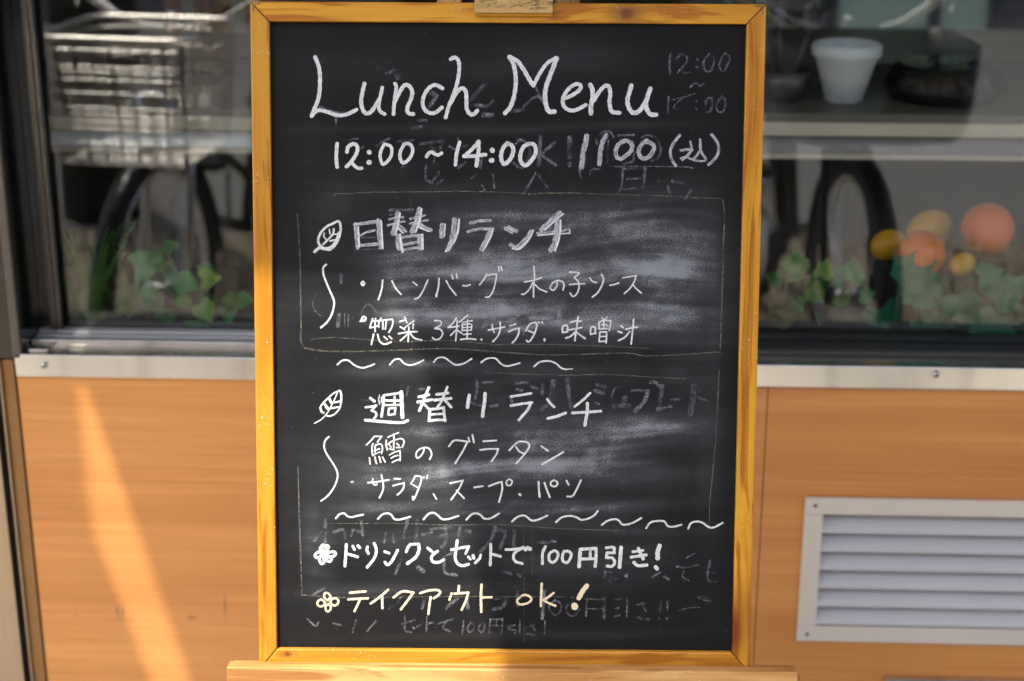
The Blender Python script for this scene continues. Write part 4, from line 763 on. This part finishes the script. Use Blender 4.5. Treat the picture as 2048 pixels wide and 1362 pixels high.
# ------------------------------------------------------------ chalkboard and its easel
bx, by_, bz, byaw, lean, bro, BH = -6.602737e-02, -6.7685866e-01, 6.1632494e-01, R(1.72175841), R(11.90391759), R(-.17870265), 6.6238576e-01
ex = np.array([math.cos(byaw), math.sin(byaw), 0]); n0 = np.array([-math.sin(byaw), math.cos(byaw), 0]); ez = np.array([0, 0, 1])*math.cos(lean)+n0*math.sin(lean)
ax_ = math.cos(bro)*ex+math.sin(bro)*ez; bz_ = -math.sin(bro)*ex+math.cos(bro)*ez; ny = np.cross(bz_, ax_)
BM = Matrix.Identity(4)
for i in range(3): BM[i][0] = ax_[i]; BM[i][1] = ny[i]; BM[i][2] = bz_[i]; BM[i][3] = (bx, by_, bz)[i]
BO = np.array([bx, by_, bz])
def loc(px, py, yl):
    d = _d+_R*(px-CX)/F-_U*(py-CY)/F; t_ = (yl-(CAM-BO)@ny)/(d@ny); q = CAM+d*t_-BO; return np.array([q@ax_, q@bz_])
def to_px(x, z, yl):
    P = BO+np.multiply.outer(x, ax_)+np.multiply.outer(z, bz_)+ny*yl-CAM
    return CX+F*(P@_R)/(P@_d), CY-F*(P@_U)/(P@_d)
board = empty('chalkboard', label='wood framed menu chalkboard handwritten with the lunch menu, standing on an easel', cat='chalkboard', mat=BM)
HW = .25; FB = -.0085
il = loc(546, 681, 0)[0]; ir = loc(1479, 681, 0)[0]; it = loc(1016, 45.5, 0)[1]; ib = loc(1016, 1301.5, 0)[1]
W1, W2 = (.62, .300, .018), (.50, .205, .009)
M_fr_top = pine('varnished pine top rail', 'x', W1, W2, (0, 0, 2), knots=((loc(1253, 27, 0)[0], 0, loc(1253, 27, 0)[1], .010, .02, .0075, 1.0), (loc(1253, 27, 0)[0], 0, loc(1253, 27, 0)[1], .028, .03, .018, .6)))
M_fr_bot = pine('varnished pine bottom rail', 'x', (.54, .25, .022), (.44, .175, .012), (5, 0, 1), chips=.4, knots=((loc(575, 1308, 0)[0], 0, loc(575, 1308, 0)[1], .004, .01, .004, .9), (loc(572, 1308, 0)[0], 0, loc(572, 1308, 0)[1], .014, .02, .006, .5)), ring=.7)
M_fr_l = pine('varnished pine left stile', 'z', (.52, .245, .020), (.42, .165, .010), (1, 0, 0), chips=1.0, ring=1.1, spots=[(loc(524, 975, 0)[0], loc(524, 975, 0)[1], .012, .016), (loc(545, 960, 0)[0], loc(545, 960, 0)[1], .012, .02), (loc(540, 690, 0)[0], loc(540, 690, 0)[1], .02, .012), (loc(512, 545, 0)[0], loc(512, 545, 0)[1], .012, .008), (loc(550, 1238, 0)[0], loc(550, 1238, 0)[1], .008, .008), (loc(530, 340, 0)[0], loc(530, 340, 0)[1], .01, .02)])
kz = loc(1472, 1262, 0)
M_fr_r = pine('varnished pine right stile', 'z', W1, (.45, .165, .008), (2, 0, 3), knots=((kz[0]-.003, 0, kz[1], .012, .03, .034, 1.0), (kz[0]+.002, 0, kz[1]+.01, .018, .03, .062, .6)), dark=(.17, .035, .003), ring=1.2)
ch_ = .0018
def member(name, outer_a, outer_b, inner_b, inner_a, mat):
    """mitred rail: front face with eased edges, butted against its neighbours"""
    o = [outer_a, outer_b, inner_b, inner_a]
    b = MB().prism(o, 0, .018)
    return b.build(name, mat, board, bevel=.0013)
g = .00045
member('frame_rail', (-HW+g, BH), (HW-g, BH), (ir-g, it), (il+g, it), M_fr_top)
member('frame_rail', (-HW+g, FB), (HW-g, FB), (ir-g, ib), (il+g, ib), M_fr_bot)
member('frame_stile', (-HW, FB+g), (-HW, BH-g), (il, it-g), (il, ib+g), M_fr_l)
member('frame_stile', (HW, FB+g), (HW, BH-g), (ir, it-g), (ir, ib+g), M_fr_r)
mt = simple('joint filler', (.03, .02, .012), .8)
for (xa, za, xb, zb2) in ((-HW+.001, BH-.001, il, it), (HW-.001, BH-.001, ir, it), (-HW+.001, FB+.001, il, ib), (HW-.001, FB+.001, ir, ib)):
    d_ = np.array([xb-xa, zb2-za]); d_ = d_/np.linalg.norm(d_); nn = np.array([-d_[1], d_[0]])*.0006
    MB().prism([(xa+nn[0], za+nn[1]), (xb+nn[0], zb2+nn[1]), (xb-nn[0], zb2-nn[1]), (xa-nn[0], za-nn[1])], .0012, .0165).build('corner_joint', mt, board)
# small corrugated nails at the upper corners
for pts in ([(506, 23), (507, 12), (512, 8), (521, 7)], [(1511, 12), (1523, 12), (1524, 16), (1526, 28)]):
    q = [loc(a, b, 0) for a, b in pts]
    MB().tube([(p_[0], -.0001, p_[1]) for p_ in q], .0006, 5).build('corrugated_nail', M_rust, board)
MB().box(-HW+.008, HW-.008, .0132, .0175, FB+.006, BH-.006).build('back_panel', simple('hardboard', (.12, .08, .05), .8), board)

# slate with its map of chalk dust
SY = .0062
nx, nz = 240, 330
X = np.linspace(il-.004, ir+.004, nx); Zs = np.linspace(ib-.004, it+.004, nz)
gx, gz = np.meshgrid(X, Zs); gxf, gzf = gx.ravel(), gz.ravel()
me = bpy.data.meshes.new('slate')
idx = np.arange(nx*nz).reshape(nz, nx)
fc = np.stack([idx[:-1, :-1], idx[:-1, 1:], idx[1:, 1:], idx[1:, :-1]], -1).reshape(-1, 4)
vv = np.stack([gxf, np.full(nx*nz, SY), gzf], -1)
bd = [(X[0], SY+.0055, Zs[0]), (X[-1], SY+.0055, Zs[0]), (X[-1], SY+.0055, Zs[-1]), (X[0], SY+.0055, Zs[-1])]
nb = nx*nz; cs = [int(idx[0, 0]), int(idx[0, -1]), int(idx[-1, -1]), int(idx[-1, 0])]
faces = [tuple(map(int, f)) for f in fc]+[(nb+3, nb+2, nb+1, nb)]
me.from_pydata([tuple(map(float, v)) for v in vv]+bd, [], faces); me.update()
PX, PY = to_px(gxf, gzf, SY)
DUST = [ # cx, cy, rx, ry, amount
 (1000, 545, 330, 24, .40), (1330, 520, 110, 60, .34), (1180, 470, 200, 40, .22), (1060, 530, 120, 40, .22), (1360, 590, 90, 60, .26), (980, 625, 220, 22, .30), (1150, 655, 260, 26, .28), (1300, 640, 110, 30, .26), (800, 570, 60, 40, .20),
 (900, 600, 130, 24, .18), (1050, 420, 260, 40, .16), (1250, 440, 130, 40, .16), (780, 520, 90, 24, .22), (1400, 470, 40, 100, .16), (1130, 690, 330, 12, .20), (1100, 590, 140, 50, .16), (820, 640, 90, 26, .16),
 (900, 735, 210, 14, .24), (850, 722, 60, 12, .20), (770, 735, 70, 22, .12), (1150, 745, 200, 20, .14), (1000, 800, 240, 50, .16), (1250, 850, 160, 26, .30), (1330, 865, 90, 30, .22), (1100, 880, 220, 26, .16), (960, 855, 160, 22, .18),
 (830, 870, 80, 40, .12), (1000, 935, 230, 26, .30), (1150, 945, 200, 22, .22), (1180, 905, 130, 26, .18), (1290, 950, 130, 40, .14), (800, 965, 110, 30, .22), (930, 985, 170, 26, .14), (1000, 1016, 300, 15, .32), (1180, 1018, 130, 11, .24),
 (760, 1010, 80, 20, .14), (700, 950, 60, 60, .10), (1100, 1045, 200, 16, .16), (1280, 1062, 140, 11, .16), (780, 1075, 170, 26, .16), (640, 1100, 30, 70, .16), (620, 1060, 20, 90, .12), (1000, 1100, 230, 40, .14), (1180, 1130, 130, 30, .20), (1260, 1110, 110, 40, .10),
 (900, 1180, 300, 12, .10), (1000, 1270, 330, 8, .08), (1200, 1275, 160, 6, .08), (720, 1180, 120, 14, .08), (1410, 900, 20, 200, .10), (1432, 700, 14, 300, .08), (1380, 760, 60, 60, .14),
 (700, 130, 160, 60, .07), (1000, 130, 200, 40, .08), (1150, 110, 120, 40, .10), (860, 255, 260, 8, .10), (1000, 262, 120, 7, .14), (1300, 250, 100, 8, .12), (1180, 250, 130, 8, .08), (760, 345, 80, 20, .06), (620, 300, 40, 90, .05), (900, 380, 260, 20, .08), (680, 400, 60, 50, .08), (650, 470, 40, 120, .07),
 (1350, 380, 90, 30, .12), (860, 500, 160, 26, .16), (720, 600, 120, 20, .12), (950, 450, 200, 40, .12), (760, 880, 120, 40, .10), (1000, 640, 380, 60, .10), (1050, 520, 380, 90, .10), (1000, 920, 380, 80, .10), (560, 700, 30, 500, .03), (640, 890, 60, 90, .06), (1120, 320, 60, 20, .04)]
dust = np.full(nx*nz, .015)
for cx_, cy_, rx, ry, am in DUST:
    a = (PX-cx_)/rx; b = (PY-cy_+ (PX-cx_)*.02)/ry
    dust += (.78 if cx_ > 1100 else .95)*am*np.exp(-(np.abs(a)**2.6)-(b*b))
for cx_, cy_, rx, ry, am in [(870, 560, 60, 10, .3), (790, 700, 130, 14, .5), (1330, 660, 50, 30, .3), (1400, 800, 40, 20, .3), (900, 905, 60, 20, .3), (620, 800, 60, 70, .4), (1350, 910, 80, 30, .5), (1370, 1030, 90, 16, .6), (700, 560, 60, 80, .5), (1240, 580, 90, 10, .2), (990, 565, 100, 14, .25)]:
    a = (PX-cx_)/rx; b = (PY-cy_)/ry; dust *= 1-am*np.exp(-a*a-b*b)
# brush marks of the wiping cloth: long smooth streaks along x with a slight bow
def vnoise(u, v, seed):
    r_ = np.random.default_rng(seed); G_ = r_.random((64, 64)); u0 = np.floor(u).astype(int); v0 = np.floor(v).astype(int); fu = u-u0; fv = v-v0; fu = fu*fu*(3-2*fu); fv = fv*fv*(3-2*fv)
    g_ = lambda a, b: G_[a % 64, b % 64]
    return (g_(u0, v0)*(1-fu)+g_(u0+1, v0)*fu)*(1-fv)+(g_(u0, v0+1)*(1-fu)+g_(u0+1, v0+1)*fu)*fv
bow = PY+14*np.sin(PX/170.0)+6*np.sin(PX/61.0+PY/90)
st = .5*vnoise(PX/260, bow/11, 1)+.3*vnoise(PX/130, bow/5.5, 2)+.35*vnoise(PX/90, PY/60, 3)
cl = vnoise(PX/34+PY/60, PY/22-PX/90, 5)*.6+vnoise(PX/15, PY/12+PX/50, 6)*.4
dust = dust*(.32+.95*st+.45*cl*cl)
attr = me.attributes.new('dust', 'FLOAT', 'POINT'); attr.data.foreach_set('value', np.concatenate([dust, np.zeros(4)]).astype(np.float32))
t = NT('chalkboard slate')
at_ = t.n('ShaderNodeAttribute', attribute_name='dust')
o_ = t.coord(); sp = t.noise(o_, 950, 3, .75); sp2 = t.noise(o_, 2300, 1, .5); mp = t.noise(t.coord(scale=(9, 1, 40)), 1, 4, .6, .6); ml = t.noise(o_, 14, 3, .5)
dv = t.math('MULTIPLY', at_.outputs['Fac'], t.math('ADD', t.math('MULTIPLY', mp, .9), .55))
thr = t.math('SUBTRACT', .80, t.math('MULTIPLY', dv, .62))
grain = t.n('ShaderNodeMapRange', interpolation_type='SMOOTHSTEP'); t.set(grain.inputs[0], t.math('ADD', t.math('MULTIPLY', sp, .65), t.math('MULTIPLY', sp2, .35))); t.set(grain.inputs[1], t.math('SUBTRACT', thr, .06)); t.set(grain.inputs[2], t.math('ADD', thr, .05))
base = t.mix(ml, (.0055, .0055, .0058), (.0095, .0092, .0088))
fac = t.math('ADD', t.math('MULTIPLY', dv, .18), t.math('MULTIPLY', grain.outputs[0], .28), clamp=True)
lone = t.math('MULTIPLY', t.step(t.noise(o_, 520, 1, .5), .79, .83), .35)
col = t.mix(t.math('ADD', fac, lone, clamp=True), base, (.53, .55, .58))
t.bsdf(col, .75, 0, t.bump(sp, .15, .0002), spec=.15)
me.materials.append(t.m)
slate = bpy.data.objects.new('slate', me); COL.objects.link(slate); slate.parent = board

# chalk strokes
def chalk_mat(name, c, kind):
    t = NT(name); uv = t.n('ShaderNodeUVMap', uv_map='UVMap').outputs[0]; nv = t.n('ShaderNodeUVMap', uv_map='across').outputs[0]
    o = t.coord(); sx = t.n('ShaderNodeSeparateXYZ'); t.set(sx.inputs[0], nv); v = t.math('ABSOLUTE', sx.outputs[1])
    mp = t.n('ShaderNodeMapping'); t.set(mp.inputs[0], uv); mp.inputs['Scale'].default_value = (1.3, 15, 1); stk = t.noise(mp.outputs[0], 1, 3, .6)
    gr = t.noise(o, 1100, 2, .7); gr2 = t.noise(o, 420, 2, .6)
    edge = t.math('ADD', v, t.math('MULTIPLY', t.math('SUBTRACT', gr2, .5), .75))
    if kind == 'w':
        a = t.math('SUBTRACT', 1.0, t.step(edge, .88, 1.08)); a = t.math('MULTIPLY', a, t.math('ADD', .60, t.math('MULTIPLY', t.step(stk, .34, .56), .40))); a = t.math('MULTIPLY', a, t.math('ADD', .78, t.math('MULTIPLY', t.step(gr2, .30, .5), .22)))
    elif kind == 'y':
        a = t.math('SUBTRACT', 1.0, t.step(edge, .95, 1.15))
    elif kind == 'b':
        a = t.math('SUBTRACT', 1.0, t.step(edge, .80, 1.12)); a = t.math('MULTIPLY', a, t.math('ADD', .20, t.math('MULTIPLY', t.step(stk, .36, .64), .55)))
    elif kind == 'g':
        a = t.math('MULTIPLY', t.math('SUBTRACT', 1.0, t.step(edge, .6, 1.2)), t.math('ADD', .22, t.math('MULTIPLY', t.step(t.math('ADD', gr, t.math('MULTIPLY', gr2, .5)), .70, .90), .9))); a = t.math('MULTIPLY', a, t.math('ADD', -.30, t.math('MULTIPLY', t.noise(o, 75, 3, .65), .98), clamp=True))
    else:
        a = t.math('MULTIPLY', t.math('SUBTRACT', 1.0, t.step(edge, .3, 1.1)), t.step(t.math('ADD', gr, t.math('MULTIPLY', gr2, .4)), .62, .85)); a = t.math('MULTIPLY', a, t.math('MULTIPLY', t.noise(o, 30, 2, .5), .75))
    cc_ = t.mix(stk, c, tuple(x*.86 for x in c))
    t.bsdf(cc_, .85, 0, None, spec=.2, alpha=a); return t.m
CM = dict(w=chalk_mat('white chalk', (.74, .73, .70), 'w'), y=chalk_mat('pale yellow chalk', (.78, .66, .42), 'y'), b=chalk_mat('thin bluish white chalk', (.67, .69, .71), 'b'), g=chalk_mat('wiped chalk', (.58, .60, .64), 'g'), k=chalk_mat('yellowish chalk line', (.50, .47, .34), 'k'))
def cat_rom(pts, n_=7):
    if len(pts) < 3: return pts
    P = [np.array(p) for p in pts]; P = [2*P[0]-P[1]]+P+[2*P[-1]-P[-2]]; out = []
    for i in range(1, len(P)-2):
        a, b, c, d = P[i-1:i+3]
        for k in range(n_):
            s = k/n_; out.append(.5*((2*b)+(-a+c)*s+(2*a-5*b+4*c-d)*s*s+(-a+3*b-3*c+d)*s**3))
    out.append(P[-2]); return out
lay = 0
def ribbon(S, kind, w, pts):
    """w and pts in photograph pixels; w = full width"""
    global lay
    lay += 1; yo = SY-.00012-.000006*(lay % 50)
    L_ = 0; n = len(pts); rows = []
    for i in range(n):
        a = pts[max(0, i-1)]; b = pts[min(n-1, i+1)]; t_ = np.array(b)-np.array(a); t_ = t_/(np.linalg.norm(t_)+1e-9)
        rows.append([np.array(pts[i]), t_, np.array([-t_[1], t_[0]])])
    if n == 0: return
    samples = []; h = w/2; ph = random.uniform(0, 6.28)
    for k in (1.0, .92, .7, .38): samples.append((rows[0][0]-rows[0][1]*h*k, rows[0][2], h*math.sqrt(max(0, 1-k*k))+.02))
    for i, (p_, t_, nn) in enumerate(rows):
        samples.append((p_, nn, h*(1+.09*math.sin(ph+i*1.3)+.07*math.sin(ph*2+i*2.9))))
    for k in (.38, .7, .92, 1.0): samples.append((rows[-1][0]+rows[-1][1]*h*k, rows[-1][2], h*math.sqrt(max(0, 1-k*k))+.02))
    v0 = len(S['v']); prev = None; off = random.uniform(0, 50)
    for p_, nn, hw in samples:
        if prev is not None: L_ += np.linalg.norm(p_-prev)
        prev = p_
        for s in (-1, 0, 1):
            q = p_+nn*hw*s; l = loc(q[0], q[1], yo); S['v'].append((l[0], yo, l[1])); S['uv'].append((off+L_/20, s*hw/20)); S['ac'].append((0, s*min(1, hw/h+.0)))
    # caps: keep the across value close to 1 on the rounded end
    m_ = len(samples)
    for e in (0, m_-1):
        for s in range(3): S['ac'][v0+e*3+s] = (0, 1.0)
    for i in range(m_-1):
        for s in range(2):
            a = v0+i*3+s; S['f'].append((a, a+1, a+4, a+3)); S['k'].append(kind)
for name, label, blocks in WRITING:
    S = dict(v=[], f=[], uv=[], ac=[], k=[])
    for crop, kind, txt in blocks:
        ox, oy, sc = CROPS[crop]
        for stx in txt.split(';'):
            ws, pt = stx.split(':'); w = float(ws)/sc; segs = [[]]
            for tok in pt.split():
                corner = tok.endswith('*'); x, y = tok.rstrip('*').split(','); q = (ox+float(x)/sc, oy+float(y)/sc); segs[-1].append(q)
                if corner: segs.append([q])
            w = w*(.98 if name not in ('discount_line', 'lower_dish_heading') else .92) if kind in 'wyb' else w*1.3
            for sg in segs:
                if len(sg) == 1: 
                    if len(segs) > 1: continue
                    sg = [sg[0], (sg[0][0]+.5, sg[0][1])]
                if len(sg) == 2:
                    a, b = np.array(sg[0]), np.array(sg[1]); n_ = max(2, int(np.linalg.norm(b-a)/6)); sg = [a+(b-a)*k/n_ for k in range(n_+1)]
                    pts = [p_+np.array([0, 1])*.0 for p_ in sg]
                else: pts = cat_rom([np.array(p_) for p_ in sg])
                # pull the ends in by half a width: the traced points mark the visible ends of wide strokes
                ribbon(S, kind, w, pts)
    me = bpy.data.meshes.new(name); me.from_pydata([tuple(map(float, v)) for v in S['v']], [], S['f']); me.update()
    l1 = me.uv_layers.new(name='UVMap'); l2 = me.uv_layers.new(name='across')
    vi = [i for f in S['f'] for i in f]
    l1.data.foreach_set('uv', np.array([S['uv'][i] for i in vi], float).ravel()); l2.data.foreach_set('uv', np.array([S['ac'][i] for i in vi], float).ravel())
    kinds = sorted(set(S['k']))
    for k in kinds: me.materials.append(CM[k])
    me.polygons.foreach_set('material_index', [kinds.index(k) for k in S['k']])
    o = bpy.data.objects.new(name, me); COL.objects.link(o); o.parent = slate; o['label'] = label
    if name == 'rubbed_out_writing': o['kind'] = 'stuff'

# easel
ROUGH1, ROUGH2 = (.56, .33, .12), (.40, .19, .05)
M_ea = pine('worn easel pine', 'x', ROUGH1, ROUGH2, (0, 2, 0), coat=.0, chips=.35, ring=1.0, tilt=.06)
M_ea2 = pine('easel leg pine', 'z', ROUGH1, ROUGH2, (1, 2, 0), coat=.0, chips=.6, ring=.9)
easel = empty('easel', label='worn pine easel holding the chalkboard on its ledge', cat='easel', mat=BM)
el, er = loc(452, 1334, -.026)[0], loc(1597, 1340, -.026)[0]
bl, br = loc(466, 1315, .03)[0], loc(1590, 1318, .03)[0]
MB().box(bl, br, -.003, .034, FB-.016, FB-.0004).build('ledge', M_ea, easel, bevel=.0015)
lt = loc(1000, 1326.5, -.0035)[1]
MB().box(el, er, -.024, -.0034, FB-.046, lt).build('ledge_lip', M_ea, easel, bevel=.0012)
GL = -(bz)/bz_[2]-.0   # along the leaning plane down to the floor
for s in (-1, 1):
    xt, xb = s*.035, s*.215; yb = .020
    zb3 = (0.0-bz-ny[2]*(yb+.013))/bz_[2]
    MB().prism([(xb-.012, zb3), (xb+.012, zb3), (xt+.012, .86), (xt-.012, .86)], .0345, .0345+.019).build('front_leg', M_ea2, easel, bevel=.001)
MB().prism([(-.014, -.05), (.014, -.05), (.014, .80), (-.014, .80)], .0193, .0335).build('mast', M_ea2, easel, bevel=.001) if False else None
MB().box(-.20, .20, .054, .066, -.10, -.07).build('cross_bar', M_ea, easel)
hz = (0.0-bz-ny[2]*.40)/bz_[2]
MB().tube([(0, .064, .78), (0, .40, hz+.012)], .011, 8).build('rear_leg', M_ea2, easel)
# clamp block over the top rail
t = NT('splintered plywood'); o_ = t.coord(); a = t.noise(t.coord(scale=(90, 90, 260)), 1, 5, .75, 1.2); b = t.noise(t.coord(scale=(40, 40, 90)), 1, 2, .5)
zc0 = loc(1028, 26, -.010)[1]
sz_ = t.n('ShaderNodeSeparateXYZ'); t.set(sz_.inputs[0], o_); hgt_ = t.step(t.math('ADD', sz_.outputs[2], t.math('MULTIPLY', b, .006)), zc0+.004, zc0+.010)
c = t.mix(t.math('MULTIPLY', t.step(a, .46, .60), hgt_), (.58, .36, .13), (.15, .085, .04)); c = t.mix(t.math('MULTIPLY', t.step(a, .66, .74), .4), c, (.55, .45, .38))
t.bsdf(c, .8, 0, t.bump(a, .9, .002)); 
ca_, cb_ = loc(949, 20, -.008)[0], loc(1106, 20, -.008)[0]
MB().box(ca_, cb_, -.009, -.0006, zc0, BH+.05).build('clamp_block', t.m, easel, bevel=.0015)
M_cl = pine('clamp strip', 'x', W1, W2, (0, 4, 0))
MB().box(ca_+.0005, cb_-.0005, -.0045, -.0006, zc0-.0022, zc0-.0002).build('clamp_strip', M_cl, easel)
MB().box(ca_, cb_, -.0004+.0185, .0345, BH-.02, BH+.05).build('clamp_back', M_ea, easel)
MB().box(ca_, cb_, -.0004, .0180, BH+.0008, BH+.05).build('clamp_top', M_ea, easel)
